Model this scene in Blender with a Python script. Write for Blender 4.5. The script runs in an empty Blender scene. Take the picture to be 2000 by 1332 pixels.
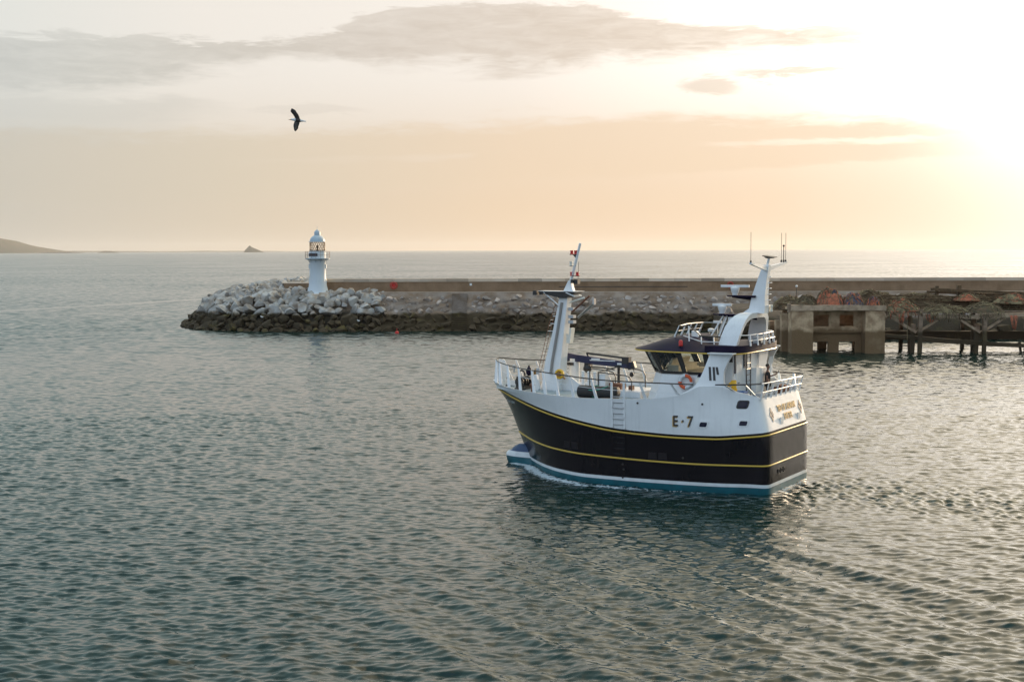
import bpy, bmesh, math, random
import numpy as np
from mathutils import Vector, Matrix, noise as mnoise
R = math.radians
random.seed(7); np.random.seed(7)
scene = bpy.context.scene
COL = scene.collection

# ------------------------------------------------------------------ camera
H = 11.5; FPX = 2700.0; PITCH = math.atan((666-489)/FPX); ROLL = -0.003
cam_d = bpy.data.cameras.new('camera'); cam = bpy.data.objects.new('camera', cam_d); COL.objects.link(cam)
cam_d.sensor_width = 36.0; cam_d.lens = 36.0*FPX/2000; cam_d.clip_start = 0.5; cam_d.clip_end = 60000
cF = Vector((0, math.cos(PITCH), -math.sin(PITCH))); cR0 = Vector((1,0,0)); cU0 = Vector((0, math.sin(PITCH), math.cos(PITCH)))
cR = cR0*math.cos(ROLL)+cU0*math.sin(ROLL); cU = cU0*math.cos(ROLL)-cR0*math.sin(ROLL)
cam.matrix_world = Matrix(((cR.x,cU.x,-cF.x,0),(cR.y,cU.y,-cF.y,0),(cR.z,cU.z,-cF.z,H),(0,0,0,1)))
scene.camera = cam

# ------------------------------------------------------------------ exposure, sun
scene.view_settings.view_transform = 'Standard'; scene.view_settings.look = 'None'
scene.view_settings.exposure = 0.0; scene.view_settings.gamma = 1.0
SUN_AZ, SUN_EL = 36.0, 7.5          # degrees clockwise from +Y, above the horizon
sd = bpy.data.lights.new('sun', 'SUN'); sun = bpy.data.objects.new('sun', sd); COL.objects.link(sun)
sd.energy = 4.4; sd.angle = R(0.6); sd.color = (1.0, 0.74, 0.48)
sv = Vector((math.sin(R(SUN_AZ))*math.cos(R(SUN_EL)), math.cos(R(SUN_AZ))*math.cos(R(SUN_EL)), math.sin(R(SUN_EL))))
sun.rotation_euler = (-sv).to_track_quat('-Z', 'Y').to_euler()

# ------------------------------------------------------------------ node expression helper
class X:
    nt = None
    def __init__(s, sock): s.s = sock
    @staticmethod
    def m(op, *a, clamp=False):
        n = X.nt.nodes.new('ShaderNodeMath'); n.operation = op; n.use_clamp = clamp
        for i, v in enumerate(a):
            if isinstance(v, X): X.nt.links.new(v.s, n.inputs[i])
            else: n.inputs[i].default_value = v
        return X(n.outputs[0])
    def __add__(s, o): return X.m('ADD', s, o)
    __radd__ = __add__
    def __sub__(s, o): return X.m('SUBTRACT', s, o)
    def __rsub__(s, o): return X.m('SUBTRACT', o, s)
    def __mul__(s, o): return X.m('MULTIPLY', s, o)
    __rmul__ = __mul__
    def __truediv__(s, o): return X.m('DIVIDE', s, o)
def sstep(x, a, b):
    n = X.nt.nodes.new('ShaderNodeMapRange'); n.interpolation_type = 'SMOOTHSTEP'; n.clamp = True
    X.nt.links.new(x.s, n.inputs[0])
    lo, hi = (0, 1)
    for i, v in ((1, a), (2, b)):
        if isinstance(v, X): X.nt.links.new(v.s, n.inputs[i])
        else: n.inputs[i].default_value = v
    n.inputs[3].default_value = lo; n.inputs[4].default_value = hi
    return X(n.outputs[0])
def noise3(vec, scale, detail=3, rough=0.5, dist=0.0):
    n = X.nt.nodes.new('ShaderNodeTexNoise'); n.inputs['Scale'].default_value = scale
    n.inputs['Detail'].default_value = detail; n.inputs['Roughness'].default_value = rough; n.inputs['Distortion'].default_value = dist
    if vec is not None: X.nt.links.new(vec, n.inputs['Vector'])
    return X(n.outputs['Fac'])
def comb(x, y, z):
    n = X.nt.nodes.new('ShaderNodeCombineXYZ')
    for i, v in enumerate((x, y, z)):
        if isinstance(v, X): X.nt.links.new(v.s, n.inputs[i])
        else: n.inputs[i].default_value = v
    return n.outputs[0]
def mixc(f, a, b, mode='MIX'):
    n = X.nt.nodes.new('ShaderNodeMix'); n.data_type = 'RGBA'; n.blend_type = mode; n.clamp_factor = True
    def put(i, v):
        if isinstance(v, X): X.nt.links.new(v.s, n.inputs[i])
        elif isinstance(v, (tuple, list)): n.inputs[i].default_value = (*v[:3], 1)
        elif isinstance(v, (int, float)): n.inputs[i].default_value = v
        else: X.nt.links.new(v, n.inputs[i])
    put(0, f); put(6, a); put(7, b)
    return n.outputs[2]
def ramp(x, stops, interp='LINEAR'):
    n = X.nt.nodes.new('ShaderNodeValToRGB'); X.nt.links.new(x.s, n.inputs[0]); cr = n.color_ramp; cr.interpolation = interp
    while len(cr.elements) < len(stops): cr.elements.new(0.5)
    for e, (p, c) in zip(cr.elements, stops): e.position = p; e.color = (*c, 1)
    return n.outputs[0]
def fcurve(x, pts, lo, hi):
    """piecewise curve of x (0..1) giving values in lo..hi"""
    n = X.nt.nodes.new('ShaderNodeFloatCurve'); X.nt.links.new(x.s, n.inputs['Value'])
    c = n.mapping.curves[0]
    pp = [(p, (v-lo)/(hi-lo)) for p, v in pts]
    c.points[0].location = pp[0]; c.points[-1].location = pp[-1]
    for p in pp[1:-1]: c.points.new(*p)
    n.mapping.update()
    return X(n.outputs[0])*(hi-lo)+lo

# ------------------------------------------------------------------ world: sunset sky with cloud banks
world = bpy.data.worlds.new('World'); scene.world = world; world.use_nodes = True
X.nt = nt = world.node_tree; nt.nodes.clear()
tc = nt.nodes.new('ShaderNodeTexCoord'); sep = nt.nodes.new('ShaderNodeSeparateXYZ'); nt.links.new(tc.outputs['Generated'], sep.inputs[0])
dx, dy, dz = (X(sep.outputs[i]) for i in range(3))
DEG = 57.29578
az = X.m('ARCTAN2', dx, dy)*DEG
el = X.m('ARCSINE', dz)*DEG
elp = X.m('MAXIMUM', el, 0.0)
dl = X.m('ABSOLUTE', az-SUN_AZ); dl = X.m('MINIMUM', dl, 360.0-dl)       # azimuth away from the sun
t = dl/180.0
low = ramp(t, [(0.0,(1.25,1.08,0.92)),(0.07,(1.0,0.79,0.62)),(0.14,(0.88,0.645,0.44)),(0.20,(0.84,0.63,0.43)),(0.27,(0.70,0.60,0.47)),(0.33,(0.58,0.56,0.50)),(0.5,(0.58,0.62,0.66)),(1.0,(0.74,0.86,1.02))])
mid = ramp(t, [(0.0,(1.6,1.45,1.22)),(0.07,(1.65,1.48,1.24)),(0.14,(1.06,0.96,0.84)),(0.20,(0.87,0.80,0.72)),(0.27,(0.85,0.80,0.73)),(0.33,(0.73,0.755,0.72)),(0.5,(0.70,0.78,0.86)),(1.0,(0.82,1.03,1.28))])
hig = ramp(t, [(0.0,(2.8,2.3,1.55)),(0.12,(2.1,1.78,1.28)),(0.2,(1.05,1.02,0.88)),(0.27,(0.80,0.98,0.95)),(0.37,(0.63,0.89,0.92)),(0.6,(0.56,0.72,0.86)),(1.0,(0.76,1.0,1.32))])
skyc = mixc(sstep(elp, 1.0, 8.0), low, mid)
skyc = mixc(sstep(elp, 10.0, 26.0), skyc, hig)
cosang = dx*sv.x+dy*sv.y+dz*sv.z
ang = X.m('ARCCOSINE', X.m('MINIMUM', cosang, 0.99999))*DEG
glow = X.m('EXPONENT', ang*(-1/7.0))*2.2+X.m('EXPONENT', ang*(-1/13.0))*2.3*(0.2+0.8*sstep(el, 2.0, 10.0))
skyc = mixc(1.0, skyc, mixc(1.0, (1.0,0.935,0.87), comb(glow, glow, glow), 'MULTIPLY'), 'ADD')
# clouds: banks described by the elevation of their upper and lower edge against azimuth (degrees)
def A(px): return math.degrees(math.atan((px-1000)/FPX))
def EL(px, py): return math.degrees(math.atan((489-py)/FPX*math.cos(math.atan((px-1000)/FPX))))
cvec = comb(az*0.055, el*0.30, 0.0)
cv2 = comb(az*0.16, el*0.9, 3.0)
n1 = noise3(cvec, 1.0, 5, 0.6, 0.3); n2 = noise3(cv2, 1.0, 6, 0.62, 0.4); n3 = noise3(cv2, 3.6, 8, 0.68, 0.6)
elw = el+(n1-0.5)*1.3+(n2-0.5)*1.5+(n3-0.5)*1.05
u01 = X.m('MULTIPLY_ADD', az, 1/60.0, 0.5, clamp=True)
def U(px): return A(px)/60.0+0.5
def bank(top, bot, soft_t, soft_b):
    T = fcurve(u01, [(0.0, EL(*top[0]))]+[(U(p), EL(p, q)) for p, q in top]+[(1.0, EL(*top[-1]))], -2, 14)
    m_ = 1.0-sstep(elw, T-soft_t, T+soft_t)
    if bot:
        B = fcurve(u01, [(0.0, EL(*bot[0]))]+[(U(p), EL(p, q)) for p, q in bot]+[(1.0, EL(*bot[-1]))], -2, 14)
        m_ = m_*sstep(elw, B-soft_b, B+soft_b)
    return m_
def azfade(a0, a1, b1, b0): return sstep(az, A(a0), A(a1))*(1.0-sstep(az, A(b1), A(b0)))
front = azfade(-900, -300, 2300, 2900)
c1 = bank([(0,68),(300,74),(560,76),(660,62),(740,38),(860,20),(1010,8),(1160,20),(1300,44),(1450,58),(1600,68),(1800,80)],
          [(0,190),(250,165),(450,135),(600,118),(720,132),(860,128),(1020,138),(1150,128),(1300,114),(1450,96),(1600,96),(1800,86)], 0.14, 0.5)*azfade(-1200,-900,1640,1840)
c2 = bank([(0,192),(200,194),(330,196),(440,206)], [(0,262),(300,256),(440,232)], 0.25, 0.7)*azfade(-1200,-900,330,520)
c3 = bank([(0,262),(300,266),(560,268),(700,258),(850,246),(1000,237),(1250,231),(1500,236),(1700,248),(1850,262)], None, 0.36, 0)*azfade(-1200,-900,1700,1990)
def puff(px, py, rx, ry, k=1.0):
    a, e = A(px), EL(px, py)
    q = ((az+(n2-0.5)*2.0-a)/(rx/47.0)); r = ((elw-e)/(ry/47.0))
    return (1.0-sstep(q*q+r*r, 0.15, 1.25))*k
c4 = X.m('MAXIMUM', X.m('MAXIMUM', puff(1385,178,66,17,0.95), puff(1540,150,120,11,1.0)), X.m('MAXIMUM', puff(1700,160,70,14,0.3), puff(610,215,120,12,0.35)))
def line_el(pts): return fcurve(u01, [(0.0, EL(*pts[0]))]+[(U(p), EL(p, q)) for p, q in pts]+[(1.0, EL(*pts[-1]))], -2, 14)
elb = el+(n3-0.5)*0.5+(n2-0.5)*0.5
gap_l = line_el([(300,322),(620,316),(1000,301),(1300,290),(1700,278),(1900,276)])
gap = (1.0-sstep(X.m('ABSOLUTE', elb-gap_l), 0.03, 0.17))*sstep(noise3(comb(az*0.16, el*0.6, 5.0), 1.0, 3), 0.40, 0.56)*sstep(az, A(350), A(900))
low_l = line_el([(300,392),(620,384),(850,364),(1200,348),(1500,332),(1700,318),(1900,312)])
under = 1.0-sstep(elb, low_l-0.12, low_l+0.12)
c3d = c3*(1.0-gap*0.75)*(1.0-under*0.55)
dark = X.m('MAXIMUM', X.m('MAXIMUM', c1*X.m('MINIMUM', 0.42+n2*0.85+(n3-0.5)*1.1, 1.0), c2*0.5), c4*0.8)
wisps = sstep(noise3(comb(az*0.045, el*0.24, 21.0), 1.0, 7, 0.62, 0.6), 0.52, 0.72)*sstep(el, 1.5, 6.0)*(1.0-sstep(el, 20.0, 60.0))
cl_dark = ramp(t, [(0.0,(1.3,1.1,0.86)),(0.10,(1.0,0.82,0.62)),(0.17,(0.70,0.57,0.45)),(0.23,(0.62,0.54,0.46)),(0.29,(0.57,0.56,0.51)),(0.33,(0.52,0.54,0.53)),(0.5,(0.44,0.50,0.56)),(1.0,(0.48,0.60,0.76))])
cl_bank = ramp(t, [(0.0,(1.3,1.12,0.92)),(0.08,(1.0,0.82,0.64)),(0.14,(0.96,0.74,0.53)),(0.20,(0.88,0.69,0.50)),(0.26,(0.73,0.63,0.49)),(0.33,(0.59,0.56,0.49)),(1.0,(0.5,0.55,0.6))])
skyc = mixc(c3d*0.82*front, skyc, cl_bank)
skyc = mixc(dark*0.76*front, skyc, cl_dark)
skyc = mixc(wisps*0.4*(1.0-front), skyc, cl_dark)
st = nt.nodes.new('ShaderNodeTexSky'); st.sky_type = 'NISHITA'; st.sun_disc = False
st.sun_elevation = R(SUN_EL); st.sun_rotation = R(SUN_AZ); st.air_density = 1.0; st.dust_density = 1.5
bg1 = nt.nodes.new('ShaderNodeBackground'); bg1.inputs[1].default_value = 0.05; nt.links.new(st.outputs[0], bg1.inputs[0])
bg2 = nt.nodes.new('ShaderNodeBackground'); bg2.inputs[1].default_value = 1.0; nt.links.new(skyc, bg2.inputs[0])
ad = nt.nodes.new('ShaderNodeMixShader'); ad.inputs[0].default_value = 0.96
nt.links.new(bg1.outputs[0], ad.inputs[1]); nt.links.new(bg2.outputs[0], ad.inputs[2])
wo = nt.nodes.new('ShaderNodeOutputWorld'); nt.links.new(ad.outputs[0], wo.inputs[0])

scene.cycles.use_denoising = True; scene.cycles.denoiser = 'OPENIMAGEDENOISE'; scene.cycles.denoising_input_passes = 'RGB_ALBEDO_NORMAL'; scene.cycles.denoising_prefilter = 'ACCURATE'
scene.cycles.max_bounces = 8; scene.cycles.volume_bounces = 1; scene.cycles.transparent_max_bounces = 12
scene.cycles.sample_clamp_indirect = 6.0; scene.cycles.caustics_reflective = False; scene.cycles.caustics_refractive = False

# ------------------------------------------------------------------ mesh builder and object helpers
class MB:
    def __init__(s): s.v = []; s.f = []; s.m = []; s.mi = 0
    def add(s, vs, fs, mi=None):
        b = len(s.v); s.v += [tuple(v) for v in vs]
        for f in fs: s.f.append(tuple(i+b for i in f)); s.m.append(s.mi if mi is None else mi)
        return s
    def box(s, c, size, rot=None, mi=None, top=None, bev=0):
        hx, hy, hz = size[0]/2, size[1]/2, size[2]/2; tx, ty = top if top else (1, 1)
        P = [Vector((sx*hx*(tx if sz > 0 else 1), sy*hy*(ty if sz > 0 else 1), sz*hz)) for sz in (-1, 1) for sx, sy in ((-1,-1),(1,-1),(1,1),(-1,1))]
        if rot is not None:
            M = rot if isinstance(rot, Matrix) else Matrix.Rotation(rot, 3, 'Z'); P = [M @ p for p in P]
        return s.add([p+Vector(c) for p in P], [(3,2,1,0),(4,5,6,7),(0,1,5,4),(1,2,6,5),(2,3,7,6),(3,0,4,7)], mi)
    def tube(s, path, r, n=8, mi=None, closed=False, caps=True):
        P = [Vector(p) for p in path]; k = len(P); rr = r if isinstance(r, (list, tuple)) else [r]*k
        vs = []; up = None
        for i, p in enumerate(P):
            a = P[(i-1) % k] if (closed or i > 0) else p; b = P[(i+1) % k] if (closed or i < k-1) else p
            d = (b-a).normalized()
            if up is None: up = Vector((0,0,1)) if abs(d.z) < 0.9 else Vector((1,0,0))
            e1 = d.cross(up)
            if e1.length < 1e-4: e1 = d.cross(Vector((0,1,0)))
            e1.normalize(); e2 = e1.cross(d).normalized(); up = e2
            for j in range(n):
                t_ = 2*math.pi*j/n; vs.append(p+(e1*math.cos(t_)+e2*math.sin(t_))*rr[i])
        fs = []
        for i in range(k if closed else k-1):
            for j in range(n):
                a = i*n+j; b = i*n+(j+1) % n; c = ((i+1) % k)*n+(j+1) % n; d = ((i+1) % k)*n+j; fs.append((a,b,c,d))
        if caps and not closed: fs.append(tuple(range(n))[::-1]); fs.append(tuple((k-1)*n+j for j in range(n)))
        return s.add(vs, fs, mi)
    def lathe(s, prof, c=(0,0,0), n=24, mi=None, axis='Z'):
        vs = []; c = Vector(c)
        for r, z in prof:
            for j in range(n):
                t_ = 2*math.pi*j/n; a, b = r*math.cos(t_), r*math.sin(t_)
                vs.append(c+(Vector((a,b,z)) if axis == 'Z' else Vector((z,a,b)) if axis == 'X' else Vector((a,z,b))))
        fs = [(i*n+j, i*n+(j+1) % n, (i+1)*n+(j+1) % n, (i+1)*n+j) for i in range(len(prof)-1) for j in range(n)]
        fs.append(tuple(range(n))[::-1]); fs.append(tuple((len(prof)-1)*n+j for j in range(n)))
        return s.add(vs, fs, mi)
    def prism(s, poly, f0, f1, mi=None):
        """poly: list of 2-D points, f0/f1 map a 2-D point to the 3-D point on either face"""
        n = len(poly); vs = [f0(p) for p in poly]+[f1(p) for p in poly]
        fs = [tuple(range(n)), tuple(range(2*n-1, n-1, -1))]+[(i, i+n, (i+1) % n+n, (i+1) % n) for i in range(n)]
        return s.add(vs, fs, mi)
    def torus(s, c, R_, r, n=24, k=8, rot=None, mi=None, mfun=None):
        c = Vector(c); vs = []
        for i in range(n):
            a = 2*math.pi*i/n
            for j in range(k):
                b = 2*math.pi*j/k; p = Vector(((R_+r*math.cos(b))*math.cos(a), r*math.sin(b), (R_+r*math.cos(b))*math.sin(a)))
                if rot is not None: p = rot @ p
                vs.append(c+p)
        b0 = len(s.v); s.v += [tuple(v) for v in vs]
        for i in range(n):
            for j in range(k):
                s.f.append(tuple(q+b0 for q in (i*k+j, i*k+(j+1) % k, ((i+1) % n)*k+(j+1) % k, ((i+1) % n)*k+j)))
                s.m.append(mfun(i/n) if mfun else (mi or s.mi))
        return s
    def ball(s, c, r, mi=None, n=12, k=8):
        r3 = r if isinstance(r, (tuple, list)) else (r, r, r); c = Vector(c)
        vs = [c+Vector((0,0,-r3[2]))]
        for i in range(1, k):
            t_ = -math.pi/2+math.pi*i/k
            for j in range(n): a = 2*math.pi*j/n; vs.append(c+Vector((math.cos(t_)*math.cos(a)*r3[0], math.cos(t_)*math.sin(a)*r3[1], math.sin(t_)*r3[2])))
        vs.append(c+Vector((0,0,r3[2]))); L = len(vs)-1
        fs = [(0, 1+(j+1) % n, 1+j) for j in range(n)]
        for i in range(k-2):
            for j in range(n): fs.append((1+i*n+j, 1+i*n+(j+1) % n, 1+(i+1)*n+(j+1) % n, 1+(i+1)*n+j))
        fs += [(1+(k-2)*n+j, 1+(k-2)*n+(j+1) % n, L) for j in range(n)]
        return s.add(vs, fs, mi)
    def build(s, name, mats, parent=None, sharp=35, loc=None):
        me = bpy.data.meshes.new(name); me.from_pydata(s.v, [], s.f)
        mats = mats if isinstance(mats, (list, tuple)) else [mats]
        for m in mats: me.materials.append(m)
        me.polygons.foreach_set('material_index', s.m)
        bm = bmesh.new(); bm.from_mesh(me); bmesh.ops.recalc_face_normals(bm, faces=bm.faces); bm.to_mesh(me); bm.free()
        me.shade_smooth()
        if sharp is not None: me.set_sharp_from_angle(angle=R(sharp))
        me.update()
        o = bpy.data.objects.new(name, me); COL.objects.link(o)
        if parent: o.parent = parent
        if loc: o.location = loc
        return o
def tag(o, label=None, cat=None, group=None, kind=None):
    for k, v in (('label', label), ('category', cat), ('group', group), ('kind', kind)):
        if v: o[k] = v
    return o
def thing(name, label, cat, loc=(0,0,0), rz=0, group=None, parent=None):
    o = bpy.data.objects.new(name, None); COL.objects.link(o); o.location = loc; o.rotation_euler = (0,0,rz); o.empty_display_size = 0.3
    return tag(o, label, cat, group)

# ------------------------------------------------------------------ materials
def mat(name, col, rough=0.5, metal=0.0, spec=0.5, var=0.0, vscale=3.0, bump=0.0, bscale=20.0, streak=0.0, coat=0.0, col2=None, weed=None, objrand=0.0, emit=None):
    m = bpy.data.materials.new(name); m.use_nodes = True; X.nt = n = m.node_tree; b = n.nodes['Principled BSDF']
    b.inputs['Base Color'].default_value = (*col, 1); b.inputs['Roughness'].default_value = rough; b.inputs['Metallic'].default_value = metal
    b.inputs['Specular IOR Level'].default_value = spec; b.inputs['Coat Weight'].default_value = coat
    g = n.nodes.new('ShaderNodeNewGeometry'); pos = g.outputs['Position']
    c = None
    if var or col2:
        f = noise3(pos, vscale, 6, 0.6, 0.2); f = sstep(f, 0.35, 0.68)
        c2 = col2 or tuple(x*(1-var) for x in col); c = mixc(f, col, c2)
    if streak:
        mp = n.nodes.new('ShaderNodeMapping'); mp.inputs['Scale'].default_value = (5, 5, 0.35); n.links.new(pos, mp.inputs[0])
        f = sstep(noise3(mp.outputs[0], 1.0, 4, 0.6), 0.5, 0.8)
        c = mixc(f*streak, c if c is not None else col, tuple(x*0.55 for x in col) if sum(col) > 0.3 else tuple(min(1, x*2.5+0.01) for x in col))
    if objrand:
        oi = n.nodes.new('ShaderNodeObjectInfo'); rnd = X(oi.outputs['Random'])
        k = rnd*objrand*2+(1-objrand); c = mixc(1.0, c if c is not None else col, comb(k, k*0.99, k*0.97), 'MULTIPLY')
    if weed:   # growth below the high-water line, by height above the water
        sp = n.nodes.new('ShaderNodeSeparateXYZ'); n.links.new(pos, sp.inputs[0]); z = X(sp.outputs[2])
        w = 1.0-sstep(z+(noise3(pos, 0.35, 4, 0.6)-0.5)*1.8, weed[0]-0.25, weed[0]+0.25)
        olive = sstep(noise3(pos, 0.55, 5, 0.6), 0.55, 0.72)
        wc = mixc(olive, weed[1], weed[2]); c = mixc(w, c if c is not None else col, wc)
    if c is not None: n.links.new(c, b.inputs['Base Color'])
    if bump:
        bn = n.nodes.new('ShaderNodeBump'); bn.inputs['Strength'].default_value = min(1, bump); bn.inputs['Distance'].default_value = 0.05
        n.links.new(noise3(pos, bscale, 5, 0.6).s, bn.inputs['Height']); n.links.new(bn.outputs[0], b.inputs['Normal'])
    if emit: b.inputs['Emission Color'].default_value = (*emit[0], 1); b.inputs['Emission Strength'].default_value = emit[1]
    return m
M = {}
M['white'] = mat('white_paint', (0.80,0.80,0.79), 0.30, var=0.06, vscale=0.8, streak=0.22, coat=0.2, bump=0.35, bscale=1.1)
M['black'] = mat('hull_black', (0.008,0.006,0.008), 0.16, spec=0.2, var=0.3, vscale=0.6, streak=0.16, bump=0.4, bscale=1.3)
M['teal'] = mat('antifouling_teal', (0.0,0.10,0.13), 0.45, var=0.3, vscale=2.0)
M['boot'] = mat('boot_white', (0.72,0.74,0.74), 0.4, var=0.12, vscale=2)
M['yellow'] = mat('strake_yellow', (0.62,0.40,0.05), 0.4)
M['navy'] = mat('navy_paint', (0.013,0.009,0.028), 0.5, spec=0.08, var=0.2, vscale=1)
M['bulbblue'] = mat('bulb_blue', (0.015,0.05,0.13), 0.4)
M['craneblue'] = mat('crane_navy', (0.010,0.014,0.055), 0.4)
M['trunk'] = mat('trunking_grey', (0.27,0.25,0.23), 0.5)
M['portplate'] = mat('port_plate', (0.016,0.013,0.015), 0.5, spec=0.2)
M['redring'] = mat('faded_red', (0.38,0.06,0.035), 0.6)
M['dark'] = mat('dark_metal', (0.02,0.018,0.016), 0.45)
M['rail'] = mat('rail_dark', (0.03,0.024,0.02), 0.4)
M['steel'] = mat('stainless_steel', (0.45,0.44,0.43), 0.3, metal=0.9)
M['deck'] = mat('deck_paint', (0.30,0.36,0.38), 0.5, var=0.2, vscale=2)
M['rubber'] = mat('black_rubber', (0.012,0.012,0.013), 0.6, bump=0.3, bscale=30)
M['orange'] = mat('orange_plastic', (0.70,0.10,0.02), 0.5)
M['red'] = mat('red_plastic', (0.60,0.02,0.015), 0.35)
M['oilskin'] = mat('yellow_oilskin', (0.75,0.42,0.02), 0.4, bump=0.4, bscale=12)
M['blue'] = mat('blue_plastic', (0.01,0.09,0.30), 0.4)
M['gold'] = mat('gold_lettering', (0.55,0.33,0.08), 0.4)
M['letter'] = mat('dark_lettering', (0.035,0.03,0.03), 0.4)
M['grey'] = mat('grey_plastic', (0.42,0.43,0.44), 0.5)
M['green'] = mat('green_rope', (0.03,0.30,0.22), 0.7)
M['brown'] = mat('rusty_brown', (0.16,0.06,0.03), 0.7, bump=0.4, bscale=15)
M['cream'] = mat('cabin_lining', (0.80,0.76,0.66), 0.6, var=0.15)
M['bronze'] = mat('bronze_fitting', (0.35,0.18,0.05), 0.4, metal=0.5)
M['skin'] = mat('skin', (0.22,0.11,0.075), 0.6)
M['hair'] = mat('hair', (0.02,0.014,0.01), 0.6)
M['tee'] = mat('black_cotton', (0.012,0.012,0.014), 0.85)
M['trous'] = mat('dark_trousers', (0.02,0.018,0.02), 0.85)
M['lwhite'] = mat('lighthouse_white', (0.62,0.67,0.70), 0.5, var=0.06, vscale=0.6, streak=0.12)
M['ldome'] = mat('lighthouse_dome_grey', (0.42,0.50,0.55), 0.45, var=0.1)
M['lrust'] = mat('lantern_bars', (0.15,0.09,0.045), 0.5)
M['solar'] = mat('solar_panel', (0.01,0.01,0.03), 0.2)
M['rock'] = mat('limestone_rock', (0.42,0.41,0.39), 0.85, col2=(0.25,0.20,0.155), vscale=0.8, bump=1.0, bscale=2.5, objrand=0.22, weed=(2.5, (0.040,0.026,0.009), (0.10,0.078,0.016)))
M['stone'] = mat('slope_stone', (0.36,0.31,0.28), 0.9, col2=(0.22,0.16,0.115), vscale=0.8, bump=1.0, bscale=2.5, objrand=0.35, weed=(2.5, (0.042,0.026,0.009), (0.10,0.072,0.016)))
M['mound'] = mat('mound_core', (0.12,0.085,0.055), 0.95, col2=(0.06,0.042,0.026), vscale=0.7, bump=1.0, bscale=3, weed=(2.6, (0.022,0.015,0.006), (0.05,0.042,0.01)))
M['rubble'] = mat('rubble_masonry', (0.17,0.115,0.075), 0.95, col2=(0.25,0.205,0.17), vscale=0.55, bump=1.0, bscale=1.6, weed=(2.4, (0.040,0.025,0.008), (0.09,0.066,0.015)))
M['wall'] = mat('parapet_render', (0.27,0.175,0.105), 0.95, col2=(0.20,0.125,0.07), vscale=0.5, streak=0.3, bump=0.4, bscale=4)
M['cope'] = mat('coping_stone', (0.50,0.39,0.29), 0.9, col2=(0.56,0.47,0.38), vscale=0.25, bump=0.3, bscale=4, objrand=0.3)
M['conc'] = mat('pier_concrete', (0.62,0.44,0.27), 0.9, col2=(0.32,0.20,0.11), vscale=0.9, streak=0.35, bump=1.0, bscale=3.5, weed=(2.6, (0.18,0.108,0.05), (0.23,0.15,0.078)))
M['beam'] = mat('bleached_timber', (0.50,0.36,0.24), 0.9, col2=(0.28,0.19,0.12), vscale=1.3, bump=0.8, bscale=7)
M['timber'] = mat('grey_timber', (0.30,0.21,0.145), 0.9, col2=(0.16,0.105,0.06), vscale=1.5, bump=0.6, bscale=8, weed=(2.4, (0.055,0.037,0.017), (0.08,0.058,0.022)))
M['gear'] = mat('rusty_gear', (0.065,0.040,0.018), 0.9, col2=(0.14,0.085,0.040), vscale=1.2, bump=1.0, bscale=5)
M['net_o'] = mat('orange_net', (0.55,0.16,0.08), 0.9, col2=(0.22,0.09,0.05), vscale=3, bump=1.0, bscale=14)
M['net_g'] = mat('green_net', (0.085,0.070,0.038), 0.9, col2=(0.14,0.085,0.045), vscale=3, bump=1.0, bscale=14)
M['net_b'] = mat('blue_net', (0.05,0.085,0.16), 0.9, col2=(0.16,0.08,0.05), vscale=3, bump=1.0, bscale=14)
M['net_t'] = mat('tan_net', (0.26,0.20,0.10), 0.9, col2=(0.14,0.11,0.06), vscale=3, bump=1.0, bscale=14)
M['head'] = mat('headland', (0.11,0.08,0.05), 1.0, col2=(0.07,0.07,0.035), vscale=0.01)
M['globe'] = mat('lamp_globe', (0.75,0.72,0.66), 0.3)
def glassmat():
    m = bpy.data.materials.new('window_glass'); m.use_nodes = True; X.nt = n = m.node_tree; n.nodes.clear()
    fr = n.nodes.new('ShaderNodeFresnel'); fr.inputs[0].default_value = 1.5
    tr = n.nodes.new('ShaderNodeBsdfTransparent'); tr.inputs[0].default_value = (0.92,0.93,0.90,1)
    gl = n.nodes.new('ShaderNodeBsdfGlossy'); gl.inputs['Roughness'].default_value = 0.03
    mx = n.nodes.new('ShaderNodeMixShader'); n.links.new(fr.outputs[0], mx.inputs[0]); n.links.new(tr.outputs[0], mx.inputs[1]); n.links.new(gl.outputs[0], mx.inputs[2])
    o = n.nodes.new('ShaderNodeOutputMaterial'); n.links.new(mx.outputs[0], o.inputs[0]); return m
M['glass'] = glassmat()

# ------------------------------------------------------------------ boat frame
BO = Vector((13.487, 66.871, 0.0)); BA = math.atan2(0.50606111, -0.86249762)
bh = np.array([math.cos(BA), math.sin(BA)]); bl = np.array([-math.sin(BA), math.cos(BA)])
def interp(x, pts): 
    a = [p[0] for p in pts]; return np.interp(x, a, [p[1] for p in pts])
def smooth_interp(x, pts):
    xs = np.array([p[0] for p in pts], float); ys = np.array([p[1] for p in pts], float)
    d = np.diff(ys)/np.diff(xs); mm = np.concatenate([[d[0]], (d[1:]+d[:-1])/2, [d[-1]]])
    for i in range(len(d)):
        if d[i] == 0: mm[i] = mm[i+1] = 0
        else:
            a, b = mm[i]/d[i], mm[i+1]/d[i]
            if a < 0: mm[i] = 0
            if b < 0: mm[i+1] = 0
            q = a*a+b*b
            if q > 9: mm[i] = 3/math.sqrt(q)*a*d[i]; mm[i+1] = 3/math.sqrt(q)*b*d[i]
    x = np.clip(np.asarray(x, float), xs[0], xs[-1]); i = np.clip(np.searchsorted(xs, x)-1, 0, len(d)-1)
    h_ = xs[i+1]-xs[i]; t_ = (x-xs[i])/h_
    return (1+2*t_)*(1-t_)**2*ys[i]+t_*(1-t_)**2*h_*mm[i]+t_*t_*(3-2*t_)*ys[i+1]+t_*t_*(t_-1)*h_*mm[i+1]
STEM = [(-1.2,13.9),(-0.3,14.4),(0.39,14.66),(0.85,14.8),(1.46,15.08),(1.95,15.3),(2.69,15.62),(3.48,16.06),(4.21,16.68),(4.7,17.0)]
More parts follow.
